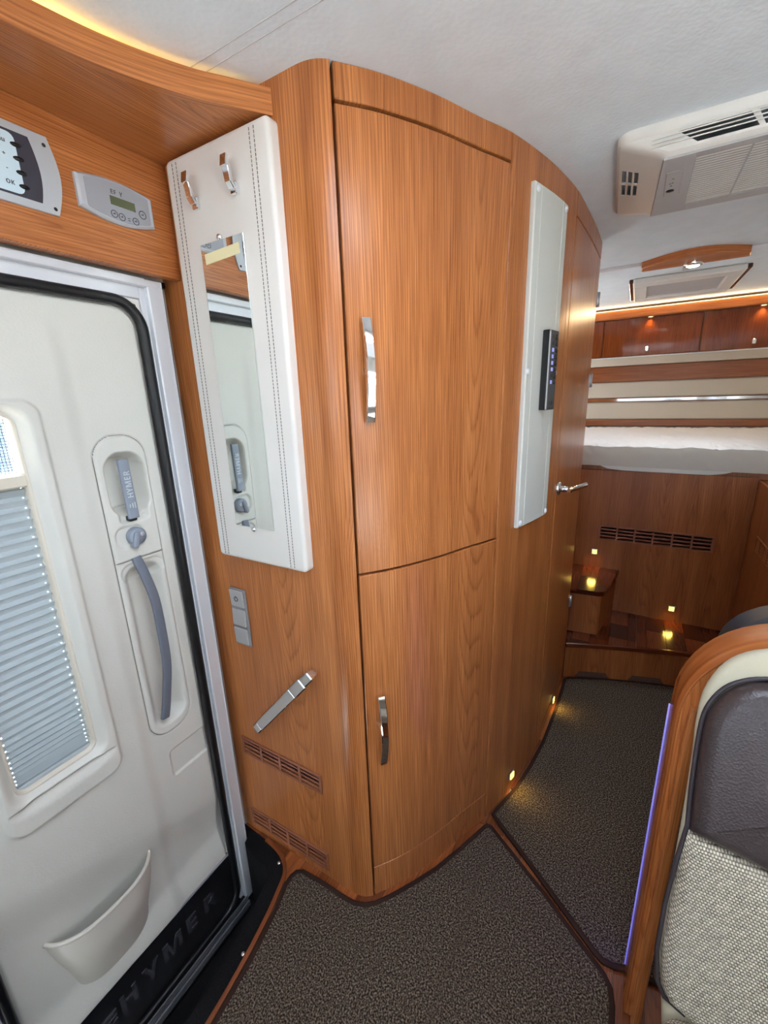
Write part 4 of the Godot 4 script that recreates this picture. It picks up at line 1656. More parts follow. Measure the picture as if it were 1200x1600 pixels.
	for j in 8:
		for i in nx:
			quad(st, rows[j][i], rows[j][i + 1], rows[j + 1][i + 1], rows[j + 1][i], Vector3.BACK, Vector2.ZERO, Vector2.ZERO, Vector2.ZERO, Vector2.ZERO)
	st.set_smooth_group(-1)
	part("skirt", st, M.skirt, mt, "pale fabric skirt along the mattress edge")
	st = begin()
	prism(st, PackedVector2Array([Vector2(-.30, 1.036), Vector2(-.15, 1.034), Vector2(-.10, 1.012), Vector2(-.02, 1.004), Vector2(.34, 1.002), Vector2(.40, 1.012), Vector2(.44, 1.026), Vector2(.75, 1.024), Vector2(.75, 1.045), Vector2(-.30, 1.045)]), Transform3D(Basis.IDENTITY, Vector3(0, 0, ZR)), .002, .012, .002)
	part("edge_rail", st, M.plastic_white, bed, "white notched rail below the skirt")
	step_light(Transform3D(Basis.IDENTITY, Vector3(-.115, .535, ZR)), "square amber step light in bed panel above the small box step", .012)
	step_light(Transform3D(Basis.IDENTITY, Vector3(.280, .272, ZR)), "square amber step light in bed panel above the lower step", .012)
	# headboard on the rear wall
	var hb := thing("headboard", "cream padded headboard with wooden rails and a chrome strip behind the bed", "headboard", Vector3(0, 1.12, ZB))
	st = begin()
	box(st, Vector3(XL, 1.16, ZB), Vector3(XR, 1.583, ZB + .012))
	part("backing", st, M.wood_rear_dim, hb)
	for q in [[1.352, 1.468], [1.190, 1.318]]:
		st = begin()
		box(st, Vector3(XL, q[0], ZB + .012), Vector3(XR, q[1], ZB + .030), .008)
		part("padded_panel", st, M.fabric_cream, hb)
	for q in [[1.470, 1.582], [1.140, 1.188]]:
		st = begin()
		box(st, Vector3(XL, q[0], ZB + .012), Vector3(XR, q[1], ZB + .040), .004, true)
		part("wooden_rail", st, M.wood_rear_dim, hb)
	st = begin()
	box(st, Vector3(-.9, 1.322, ZB + .012), Vector3(.76, 1.349, ZB + .036), .004)
	part("chrome_strip", st, M.chrome, hb, "chrome strip")
	# overhead cupboards: one unit, three doors in view
	var oc := thing("overhead_cupboard", "glossy dark red wood overhead cupboard with chrome latches above the bed", "cupboard", Vector3(0, 1.58, -3.8))
	var zc := -3.77
	st = begin()
	box(st, Vector3(XL, 1.645, ZB), Vector3(XR, 1.965, zc - .02))
	part("body", st, M.wood_rear_dim, oc)
	st = begin()
	box(st, Vector3(XL, 1.584, ZB + .01), Vector3(XR, 1.645, zc), .004)
	part("pelmet", st, M.fabric_cream, oc)
	st = begin()
	box(st, Vector3(XL, 1.638, zc), Vector3(XR, 1.645, zc + .006), .002)
	part("pelmet_edge", st, M.white_trim, oc)
	st = begin()
	box(st, Vector3(XL, 1.906, zc - .02), Vector3(XR, 1.962, zc + .035), .006, true)
	part("valance", st, M.rail, oc)
	var xs := [-.86, -.262, .338, .938]
	for i in 3:
		st = begin()
		box(st, Vector3(xs[i] + .004, 1.650, zc - .018), Vector3(xs[i + 1] - .004, 1.903, zc), .002)
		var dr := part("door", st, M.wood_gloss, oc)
		var cx: float = (xs[i] + xs[i + 1]) / 2 - .012
		st = begin()
		cbox(st, Vector3(cx, 1.69, zc + .006), Vector3(.022, .032, .012), .004)
		part("latch", st, M.chrome, dr, "chrome latch")
	for x in [.027, .640]:
		var dl := thing("downlight", "small round warm downlight under the cupboard valance, " + ("over the door next to the washroom" if x < .3 else "over the door away from the washroom"), "light", Vector3(x, 1.903, zc + .015), "cupboard downlights")
		st = begin()
		lathe(st, PackedVector2Array([Vector2(0, -.004), Vector2(.019, -.004), Vector2(.019, 0), Vector2(.013, 0)]), Transform3D(Basis(Vector3.RIGHT, Vector3.FORWARD, Vector3.UP), Vector3(x, 1.906, zc + .012)), 14)
		part("bezel", st, M.alu_bare, dl)
		st = begin()
		lathe(st, PackedVector2Array([Vector2(0, -.006), Vector2(.014, -.0055), Vector2(.014, -.003)]), Transform3D(Basis(Vector3.RIGHT, Vector3.FORWARD, Vector3.UP), Vector3(x, 1.906, zc + .012)), 14)
		part("light_lens", st, M.glow_warm, dl)
		spot(Vector3(x, 1.896, zc + .014), Vector3.DOWN, Color(1.0, .84, .58), .03, .02, 60.0)
	var led := thing("led_strip", "warm led strip running along the top of the cupboard valance", "light", Vector3(0, 1.964, zc + .02))
	st = begin()
	box(st, Vector3(XL + .01, 1.962, zc + .020), Vector3(XR - .01, 1.967, zc + .034), .001)
	part("light_strip", st, M.glow_warm, led)
	area(Vector3(.05, 1.968, zc + .04), Vector3(0, .2, 1), Vector3.UP, Vector2(2.1, .012), Color(1.0, .86, .66), .30)
	# unit closing the aisle on the kitchen side
	var ku := thing("side_unit", "wood unit with an air grille beside the bed end of the aisle", "cabinet", Vector3(.8, 0, -2.2))
	st = begin()
	box(st, Vector3(.53, 0, ZR + .002), Vector3(XR - .002, .99, -1.62), .003)
	part("body", st, M.wood_rear_dim, ku)
	grille(ku, "vent_grille", Transform3D(Basis(Vector3.BACK, Vector3.UP, Vector3.LEFT), Vector3(.53, 0, 0)), -2.36, -2.10, .700, .770, 4, 4, M.wood_rear_dim, M.wood_rear_dim)

# ---------------------------------------------------------------- ceiling fittings
func build_ceiling_things() -> void:
	var st: SurfaceTool
	# air conditioner
	var ac := thing("air_conditioner", "white ceiling air conditioner with louvred grille and blade vents", "air conditioner", Vector3(.2, 1.9, -1.5))
	var flat := Transform3D(Basis(Vector3.RIGHT, Vector3.FORWARD, Vector3.UP), Vector3.ZERO)
	var o := rrect(-.100, 1.283, .56, 1.770, .035, 5)
	var i1 := rrect(-.004, 1.303, .47, 1.668, .010, 5)
	st = begin()
	# the unit tapers a little towards the front
	for k in o.size():
		if o[k].x < .2:
			o[k].x -= .048 * (o[k].y - 1.30)
			i1[k].x -= .048 * (i1[k].y - 1.30)
	var FR := 23   # the straight front and side runs of the outline
	var SD := 17
	var lay := [[o, CEIL], [o, CEIL - .014], [inset(o, .006), CEIL - .020], [inset(i1, -.012), 1.922], [i1, 1.9155]]
	for k in lay.size() - 1:
		var A: PackedVector2Array = lay[k][0]
		var B: PackedVector2Array = lay[k + 1][0]
		st.set_smooth_group(1 if k > 1 else 2)
		for q in A.size():
			if k == 2 and (q == FR or q == SD):
				continue
			var r := (q + 1) % A.size()
			var mid := (A[q] + A[r]) / 2
			var hint := Vector3(mid.x - .23, -.05, -mid.y + 1.52)
			quad(st, Vector3(A[q].x, lay[k][1], -A[q].y), Vector3(A[r].x, lay[k][1], -A[r].y), Vector3(B[r].x, lay[k + 1][1], -B[r].y), Vector3(B[q].x, lay[k + 1][1], -B[q].y), hint, Vector2.ZERO, Vector2.ZERO, Vector2.ZERO, Vector2.ZERO)
	st.set_smooth_group(-1)
	var oo: PackedVector2Array = lay[2][0]
	var ii: PackedVector2Array = lay[3][0]
	var V := func(p: Vector2, y: float) -> Vector3: return Vector3(p.x, y, -p.y)
	# front slope: three outlets; side slope: two rows of three slots; the housing is hollow behind them
	var xa := oo[FR].x
	var xb := oo[0].x
	var fh := []
	for q in [[.012, .140], [.152, .285], [.297, .43]]:
		fh.append([(q[1] - xa) / (xb - xa), (q[0] - xa) / (xb - xa), .14, .86] if xb < xa else [(q[0] - xa) / (xb - xa), (q[1] - xa) / (xb - xa), .14, .86])
	pierced(st, V.call(oo[FR], CEIL - .020), V.call(oo[0], CEIL - .020), V.call(ii[0], 1.922), V.call(ii[FR], 1.922), fh, Vector3(0, -.05, 1), .002)
	var sh := []
	for c in 2:
		for k in 3:
			sh.append([.25 + c * .21, .43 + c * .21, .10 + k * .18, .22 + k * .18] if oo[SD].y < oo[SD + 1].y else [.57 - c * .21, .75 - c * .21, .10 + k * .18, .22 + k * .18])
	pierced(st, V.call(oo[SD], CEIL - .020), V.call(oo[SD + 1], CEIL - .020), V.call(ii[SD + 1], 1.922), V.call(ii[SD], 1.922), sh, Vector3(-.42, -.9, 0), .002)
	part("housing", st, M.plastic_white, ac)
	st = begin()
	# plate with an open grille field
	prism(st, PackedVector2Array([Vector2(-.003, 1.304), Vector2(.060, 1.304), Vector2(.060, 1.667), Vector2(-.021, 1.667)]), flat, 1.9175, 1.9115, .001)
	box(st, Vector3(.060, 1.9115, -1.328), Vector3(.469, 1.9175, -1.304))
	box(st, Vector3(.060, 1.9115, -1.667), Vector3(.469, 1.9175, -1.622))
	box(st, Vector3(.459, 1.9115, -1.622), Vector3(.469, 1.9175, -1.328))
	for c in 3:
		box(st, Vector3(.1575 + c * .100, 1.9112, -1.622), Vector3(.1615 + c * .100, 1.9175, -1.328))
	var gp := part("grille_plate", st, M.plastic_grey, ac)
	st = begin()
	for c in 4:
		for k in 22:
			var z := -1.337 - k * .0130
			var x0 := .060 + c * .100
			cbox(st, Vector3(x0 + .0495, 1.9125, z), Vector3(.0985, .0014, .0076), .0003)
	var sl := part("louvre_slats", st, M.plastic_white, gp)
	sl.set_meta("kind", "stuff")
	st = begin()
	box(st, Vector3(.062, 1.9182, -1.620), Vector3(.457, 1.9225, -1.330))
	part("louvre_gap_shade", st, M.filter, gp, "grey sheet giving the gaps behind the louvres their shade")  # added sheet, shade between the slats put into its grey
	st = begin()
	box(st, Vector3(.006, 1.9095, -1.520), Vector3(.040, 1.9116, -1.375), .001)
	var cpn := part("control_plate", st, M.plastic_grey, gp)
	st = begin()
	lathe(st, PackedVector2Array([Vector2(.009, .002), Vector2(.009, -.001), Vector2(0, -.0025)]), Transform3D(Basis(Vector3.RIGHT, Vector3.FORWARD, Vector3.UP), Vector3(.019, 1.9093, -1.488)), 16)
	part("receiver_eye", st, M.black, cpn)
	st = begin()
	for k in [[.020, -1.415], [.020, -1.440], [.015, -1.443], [.018, -1.458]]:
		box(st, Vector3(k[0], 1.9088, k[1]), Vector3(k[0] + .004, 1.9094, k[1] + .003))
	part("marks", st, M.ink, cpn).set_meta("kind", "stuff")
	# slots with blades in the front slope
	var fs := Transform3D(Basis(Vector3.RIGHT, Vector3(0, 1, .05).normalized(), Vector3(0, -.05, 1).normalized()), Vector3(0, 1.942, -1.2893))
	for k in 3:
		st = begin()
		var yk := -.0075 + k * .0075
		var pth := PackedVector3Array([fs * Vector3(-.030, yk, .003), fs * Vector3(.0, yk, .006), fs * Vector3(.02, yk, .007), fs * Vector3(.45, yk, .007)])
		sweep(st, pth, rect2(.0022, .0022), fs.basis.y, false, false)
		part("air_blade", st, M.plastic_white, ac)
	# crescent of wood with the lit lamp, trim line
	var tr := structure("trim_1")
	st = begin()
	box(st, Vector3(-1.0, CEIL - .014, -2.545), Vector3(-.045, CEIL + .001, -2.518), .003)
	box(st, Vector3(.352, CEIL - .014, -2.545), Vector3(1.1, CEIL + .001, -2.518), .003)
	part("trim_strip", st, M.white_trim, tr)
	var cr := thing("ceiling_crescent", "curved wooden ceiling batten carrying a round lamp at the bed end", "batten", Vector3(.155, CEIL - .03, -2.53))
	st = begin()
	var cp := PackedVector2Array()
	for k in 13:
		var t := k / 12.0
		cp.append(Vector2(lerp(-.043, .352, t), 2.505 - .105 * sin(t * PI)))
	cp.append_array(PackedVector2Array([Vector2(.362, 2.575), Vector2(-.043, 2.575)]))
	prism(st, cp, flat, CEIL, CEIL - .028, .003, false, true)
	part("batten", st, M.rail, cr)
	var sp := thing("ceiling_lamp", "small bright round white lamp set in the curved ceiling batten", "lamp", Vector3(.155, CEIL - .045, -2.53))
	st = begin()
	lathe(st, PackedVector2Array([Vector2(.036, .012), Vector2(.036, .002), Vector2(.030, -.002), Vector2(.026, 0)]), Transform3D(Basis(Vector3.RIGHT, Vector3.FORWARD, Vector3.UP), Vector3(.158, CEIL - .040, -2.545)), 20)
	part("bezel", st, M.chrome, sp)
	st = begin()
	lathe(st, PackedVector2Array([Vector2(0, -.003), Vector2(.020, -.002), Vector2(.027, .002)]), Transform3D(Basis(Vector3.RIGHT, Vector3.FORWARD, Vector3.UP), Vector3(.158, CEIL - .041, -2.545)), 20)
	part("light_lens", st, M.glow_white, sp)
	spot(Vector3(.158, CEIL - .050, -2.545), Vector3(0, -1, .15), Color(.95, .98, 1.0), .22, .05, 75.0)
	st = begin()
	cbox(st, Vector3(.145, CEIL - .004, -2.72), Vector3(.03, .012, .09), .002)
	part("switch", st, M.plastic_grey, sp)
	# roof light over the bed
	var rv := thing("roof_vent", "cream framed roof vent with a screened opening above the bed", "roof vent", Vector3(.15, CEIL - .03, -3.1))
	st = begin()
	for q in [[-.080, .400, 2.855, 2.955], [-.080, .400, 3.34, 3.42], [-.080, -.010, 2.955, 3.34], [.335, .400, 2.955, 3.34]]:
		box(st, Vector3(q[0], CEIL - .026, -q[3]), Vector3(q[1], CEIL + .004, -q[2]), .006)
	part("frame", st, M.plastic_white, rv)
	st = begin()
	box(st, Vector3(-.012, CEIL - .012, -3.342), Vector3(.337, CEIL - .004, -2.953))
	part("fly_screen", st, M.plastic_grey, rv)
	for q in [[-.100, -.080], [.400, .420]]:
		st = begin()
		box(st, Vector3(q[0], CEIL - .016, -3.40), Vector3(q[1], CEIL + .004, -2.87), .003)
		part("side_trim", st, M.planks_dark[1], rv, "dark red wooden edging")

# ---------------------------------------------------------------- carpets
func rug(called: String, label: String, pts: PackedVector2Array) -> void:
	var flat := Transform3D(Basis(Vector3.RIGHT, Vector3.FORWARD, Vector3.UP), Vector3.ZERO)
	var poly := PackedVector2Array()
	for p in pts:
		poly.append(Vector2(p.x, -p.y))
	poly = inset(poly, -.004)
	var t := thing(called, label, "carpet", Vector3(pts[0].x, 0, pts[0].y), "fitted carpets")
	var st := begin()
	prism(st, inset(poly, .004), flat, .0005, .0085)
	part("pile", st, M.carpet, t)
	st = begin()
	var path := PackedVector3Array()
	for p in inset(poly, .004):
		path.append(Vector3(p.x, .0052, -p.y))
	sweep(st, path, rrect(-.0070, -.005, .0070, .005, .003, 2), Vector3.UP, true, true)
	part("binding", st, M.binding, t, "dark brown bound edge")

func build_floor_coverings() -> void:
	var a := PackedVector2Array([Vector2(-.700, .75), Vector2(-.703, .1), Vector2(-.700, -.2), Vector2(-.707, -.333), Vector2(-.721, -.462), Vector2(-.743, -.575), Vector2(-.763, -.640), Vector2(-.764, -.665), Vector2(-.758, -.682), Vector2(-.742, -.692), Vector2(-.678, -.696), Vector2(-.585, -.696), Vector2(-.553, -.699), Vector2(-.525, -.709), Vector2(-.500, -.728), Vector2(-.468, -.768), Vector2(-.425, -.830), Vector2(-.383, -.898), Vector2(-.337, -.992), Vector2(-.293, -1.094), Vector2(-.286, -1.106), Vector2(-.274, -1.106), Vector2(-.082, -.985), Vector2(.011, -.918), Vector2(.078, -.873), Vector2(.094, -.852), Vector2(.100, -.82), Vector2(.101, -.70), Vector2(.101, .75)])
	rug("carpet", "brown speckled carpet in front of the wardrobe, beside the step well", a)
	var b := PackedVector2Array([Vector2(-.280, -1.156), Vector2(-.250, -1.133), Vector2(-.074, -1.007), Vector2(.055, -.911), Vector2(.075, -.901), Vector2(.10, -.902), Vector2(.128, -.912), Vector2(.40, -.93), Vector2(.525, -.95), Vector2(.525, -2.262), Vector2(.272, -2.205), Vector2(.163, -2.175), Vector2(.024, -2.128), Vector2(-.10, -2.075), Vector2(-.150, -2.052), Vector2(-.165, -2.035), Vector2(-.166, -1.93), Vector2(-.172, -1.78), Vector2(-.187, -1.56), Vector2(-.208, -1.42), Vector2(-.234, -1.297), Vector2(-.272, -1.185)])
	rug("carpet", "brown speckled carpet running down the aisle to the bed steps", b)

# ---------------------------------------------------------------- seat with its wooden frame board
func build_seat() -> void:
	var st: SurfaceTool
	var fb := thing("partition_board", "curved orange wooden partition board with blue light strip behind the seat", "partition", Vector3(.35, 0, -.86))
	var out := PackedVector2Array([Vector2(.124, .002), Vector2(.124, .80)])
	for k in range(1, 13):
		var a := PI - PI / 2 * k / 12.0
		out.append(Vector2(.292 + .168 * cos(a), .830 + .192 * sin(a)))
	for k in range(1, 13):
		var a := PI / 2 - PI / 2 * k / 12.0
		out.append(Vector2(.560 + .168 * cos(a), .830 + .192 * sin(a)))
	out.append_array(PackedVector2Array([Vector2(.728, .80), Vector2(.728, .002)]))
	var arch := inset(out, .0035)
	arch.append_array(PackedVector2Array([Vector2(.694, .002), Vector2(.694, .862), Vector2(.158, .862), Vector2(.158, .002)]))
	st = begin()
	prism(st, arch, Transform3D(Basis.IDENTITY, Vector3.ZERO), -.904, -.822, .001, false, false)
	part("board", st, M.rail, fb)
	st = begin()
	var rim := PackedVector3Array()
	for p in inset(out, .002):
		rim.append(Vector3(p.x, p.y, -.8632))
	sweep(st, rim, rrect(-.0022, -.0418, .0022, .0418, .0016, 2), Vector3.BACK, false, true)
	part("edge_band", st, M.rail, fb, "smooth veneered edge band")
	# facing post on the seat side, rounded at the top
	st = begin()
	var post := PackedVector3Array([Vector3(.147, .002, -.8135), Vector3(.147, .80, -.8135), Vector3(.148, .84, -.814), Vector3(.150, .866, -.817)])
	sweep(st, post, rrect(-.010, -.009, .010, .009, .004, 3), Vector3.RIGHT)
	part("edge_post", st, M.wood, fb, "slim rounded wooden edge post")  # paler veneer than the board: light on its front put into the tint
	var bl := thing("blue_light_strip", "thin glowing blue light strip along the partition board edge", "light", Vector3(.121, .02, -.90))
	st = begin()
	cbox(st, Vector3(.1225, .415, -.9055), Vector3(.003, .77, .003), .0008)
	part("light_strip", st, M.glow_blue, bl)
	area(Vector3(.1195, .415, -.906), Vector3(-1, 0, -.4), Vector3.UP, Vector2(.004, .77), Color(.2, .2, 1.0), .012)
	# seat: back leans from z -.79 at the top to -.63 above the cushion
	var s := thing("dinette_bench", "cream and brown dinette bench with dark leather headrest and woven back", "bench", Vector3(.40, 0, -.6))
	var up := Vector3(0, .52, -.16).normalized()
	var nrm := Vector3(0, .16, .52).normalized()
	var xf := Transform3D(Basis(Vector3.RIGHT, up, nrm), Vector3(0, .45, -.63))
	# local y: 0 at the cushion, .544 at y = .97
	var L := func(y: float) -> float: return (y - .45) / up.y
	var half := PackedVector2Array()
	for p in [[.150, .36], [.140, .44], [.1315, .50], [.1335, .585], [.140, .70], [.1435, .82], [.1435, .874], [.148, .925], [.165, .968], [.188, .995], [.222, 1.013], [.27, 1.024], [.33, 1.030], [.40, 1.032]]:
		half.append(Vector2(p[0], L.call(p[1])))
	half = catmull(half, 3)
	var o := half.duplicate()
	for k in range(half.size() - 2, -1, -1):
		o.append(Vector2(.80 - half[k].x, half[k].y))
	st = begin()
	prism(st, o, xf, -.011, -.010, 0.0, true)
	pillow(st, o, xf, -.010, .010, .014)
	prism(st, PackedVector2Array([Vector2(.16, L.call(.40)), Vector2(.64, L.call(.40)), Vector2(.64, L.call(.84)), Vector2(.16, L.call(.84))]), xf, -.062, -.011)
	part("back_shell", st, M.leather_cream, s, "cream leather back shell")
	# dark leather head part
	var hh := PackedVector2Array()
	for p in [[.1505, .709], [.1495, .76], [.150, .82], [.1525, .878], [.160, .910], [.176, .938], [.198, .956], [.226, .967], [.28, .977], [.34, .982], [.40, .983]]:
		hh.append(Vector2(p[0], L.call(p[1])))
	hh = catmull(hh, 3)
	var head := hh.duplicate()
	for k in range(hh.size() - 2, -1, -1):
		head.append(Vector2(.80 - hh[k].x, hh[k].y))
	for k in range(1, 12):
		var t := k / 12.0
		head.append(Vector2(lerp(.6495, .1505, t), L.call(.709 - .026 * sin(t * PI))))
	st = begin()
	pillow(st, head, xf, -.004, .030, .024, 7)
	part("headrest", st, M.leather, s, "dark brown leather headrest")
	# woven lower part
	var wv := PackedVector2Array()
	var left := [[.148, .709], [.143, .66], [.1365, .58], [.133, .50], [.138, .455], [.150, .435], [.18, .425]]
	for p in left:
		wv.append(Vector2(p[0], L.call(p[1])))
	for k in range(left.size() - 1, -1, -1):
		wv.append(Vector2(.80 - left[k][0], L.call(left[k][1])))
	for k in range(1, 12):
		var t := k / 12.0
		wv.append(Vector2(lerp(.652, .148, t), L.call(.709 - .026 * sin(t * PI))))
	st = begin()
	pillow(st, wv, xf, -.004, .024, .020, 6)
	part("woven_back", st, M.weave, s, "pale woven fabric back panel")
	# piping round the front panels
	st = begin()
	var pp := PackedVector3Array()
	for k in range(left.size() - 1, -1, -1):
		pp.append(xf * Vector3(left[k][0] - .001 - .005 * minf(1.0, k / 2.0), L.call(left[k][1]), .001))
	for p in head.slice(0, hh.size() * 2 - 1):
		var v := Vector2(p.x - .40, p.y)
		pp.append(xf * Vector3(.40 + v.x * 1.012, p.y + .003, .001))
	for k in left.size():
		pp.append(xf * Vector3(.80 - left[k][0] + .006, L.call(left[k][1]), .001))
	sweep(st, pp, circle(.0036, 8), nrm)
	part("piping", st, M.piping, s, "dark piping")
	# cushion and plinth
	st = begin()
	prism(st, rrect(.135, -.01, .665, .46, .05, 5), Transform3D(Basis(Vector3.RIGHT, Vector3.FORWARD, Vector3.UP), Vector3(0, .30, -.17)), 0.0, .09, 0.0, true)
	pillow(st, rrect(.135, -.01, .665, .46, .05, 5), Transform3D(Basis(Vector3.RIGHT, Vector3.FORWARD, Vector3.UP), Vector3(0, .30, -.17)), .09, .045, .05)
	part("seat_cushion", st, M.weave, s, "woven seat cushion")
	st = begin()
	box(st, Vector3(.185, .002, -.74), Vector3(.64, .30, -.20), .01)
	part("plinth", st, M.wood_rear_dim, s)
	# unseen dinette table, added to shade the seat and bounce pale light
	var dt := thing("added_dinette_table", "added pale dinette table on a single column in front of the dinette bench", "table", Vector3(.72, 0, .02))
	st = begin()
	prism(st, rrect(.40, -.40, 1.14, .34, .06, 5), Transform3D(Basis(Vector3.RIGHT, Vector3.FORWARD, Vector3.UP), Vector3.ZERO), .700, .728, .004, true)
	part("table_top", st, M.table, dt)
	st = begin()
	lathe(st, PackedVector2Array([Vector2(0, 0), Vector2(.16, 0), Vector2(.16, .012), Vector2(.045, .03), Vector2(.035, .06), Vector2(.035, .70)]), Transform3D(Basis(Vector3.RIGHT, Vector3.FORWARD, Vector3.UP), Vector3(.78, .001, .05)), 20)
	part("column", st, M.alu_bare, dt)
	# rounded dark seat top showing over the board
	var ds := thing("rear_bench", "rounded dark blue leather bench back showing over the wooden partition", "bench", Vector3(.55, 0, -1.35))
	var dp := PackedVector2Array([Vector2(.292, .40), Vector2(.292, .66)])
	for k in range(1, 11):
		var a := PI - PI / 2 * k / 10.0
		dp.append(Vector2(.49 + .198 * cos(a), .66 + .165 * sin(a)))
	dp.append_array(PackedVector2Array([Vector2(.85, .825), Vector2(.90, .78), Vector2(.90, .40)]))
	st = begin()
	prism(st, dp, Transform3D(Basis.IDENTITY, Vector3.ZERO), -1.50, -1.43, 0.0, true)
	pillow(st, dp, Transform3D(Basis.IDENTITY, Vector3.ZERO), -1.43, .05, .05)
	part("seat_back", st, M.leather_blue, ds)
	st = begin()
	box(st, Vector3(.56, .002, -1.50), Vector3(1.12, .42, -1.02), .03)
	part("seat_base", st, M.leather_blue, ds)

# Unseen cab seats, added between windscreen and living area to shade its lower half.
func build_added_cab_seats() -> void:
	for x in [-.52, .52]:
		var s := thing("added_cab_seat", "added tall cream cab chair facing the windscreen, " + ("on the entry door side" if x < 0 else "on the dinette side"), "chair", Vector3(x, 0, 1.35), "added cab seats")
		var st := begin()
		lathe(st, PackedVector2Array([Vector2(0, 0), Vector2(.24, 0), Vector2(.24, .03), Vector2(.14, .06), Vector2(.13, .30), Vector2(0, .30)]), Transform3D(Basis(Vector3.RIGHT, Vector3.FORWARD, Vector3.UP), Vector3(x, .001, 1.35)), 20)
		part("pedestal", st, M.black, s)
		st = begin()
		var o := rrect(x - .26, -1.64, x + .26, -1.12, .07, 5)
		prism(st, o, Transform3D(Basis(Vector3.RIGHT, Vector3.FORWARD, Vector3.UP), Vector3.ZERO), .30, .42, 0.0, true)
		pillow(st, o, Transform3D(Basis(Vector3.RIGHT, Vector3.FORWARD, Vector3.UP), Vector3.ZERO), .42, .05, .06)
		part("cushion", st, M.weave, s)
		st = begin()
		var b := rrect(x - .25, .40, x + .25, 1.02, .09, 6)
		prism(st, b, Transform3D(Basis.IDENTITY, Vector3.ZERO), 1.10, .99, .02, true)
		part("backrest", st, M.leather_cream, s)
		st = begin()
		prism(st, rrect(x - .15, 1.03, x + .15, 1.24, .07, 6), Transform3D(Basis.IDENTITY, Vector3.ZERO), 1.09, 1.0, .02, true)
		part("headrest", st, M.leather, s)
		for sx in [-.27, .27]:
			st = begin()
			cbox(st, Vector3(x + sx, .64, 1.25), Vector3(.05, .05, .36), .015)
			part("armrest", st, M.leather, s)

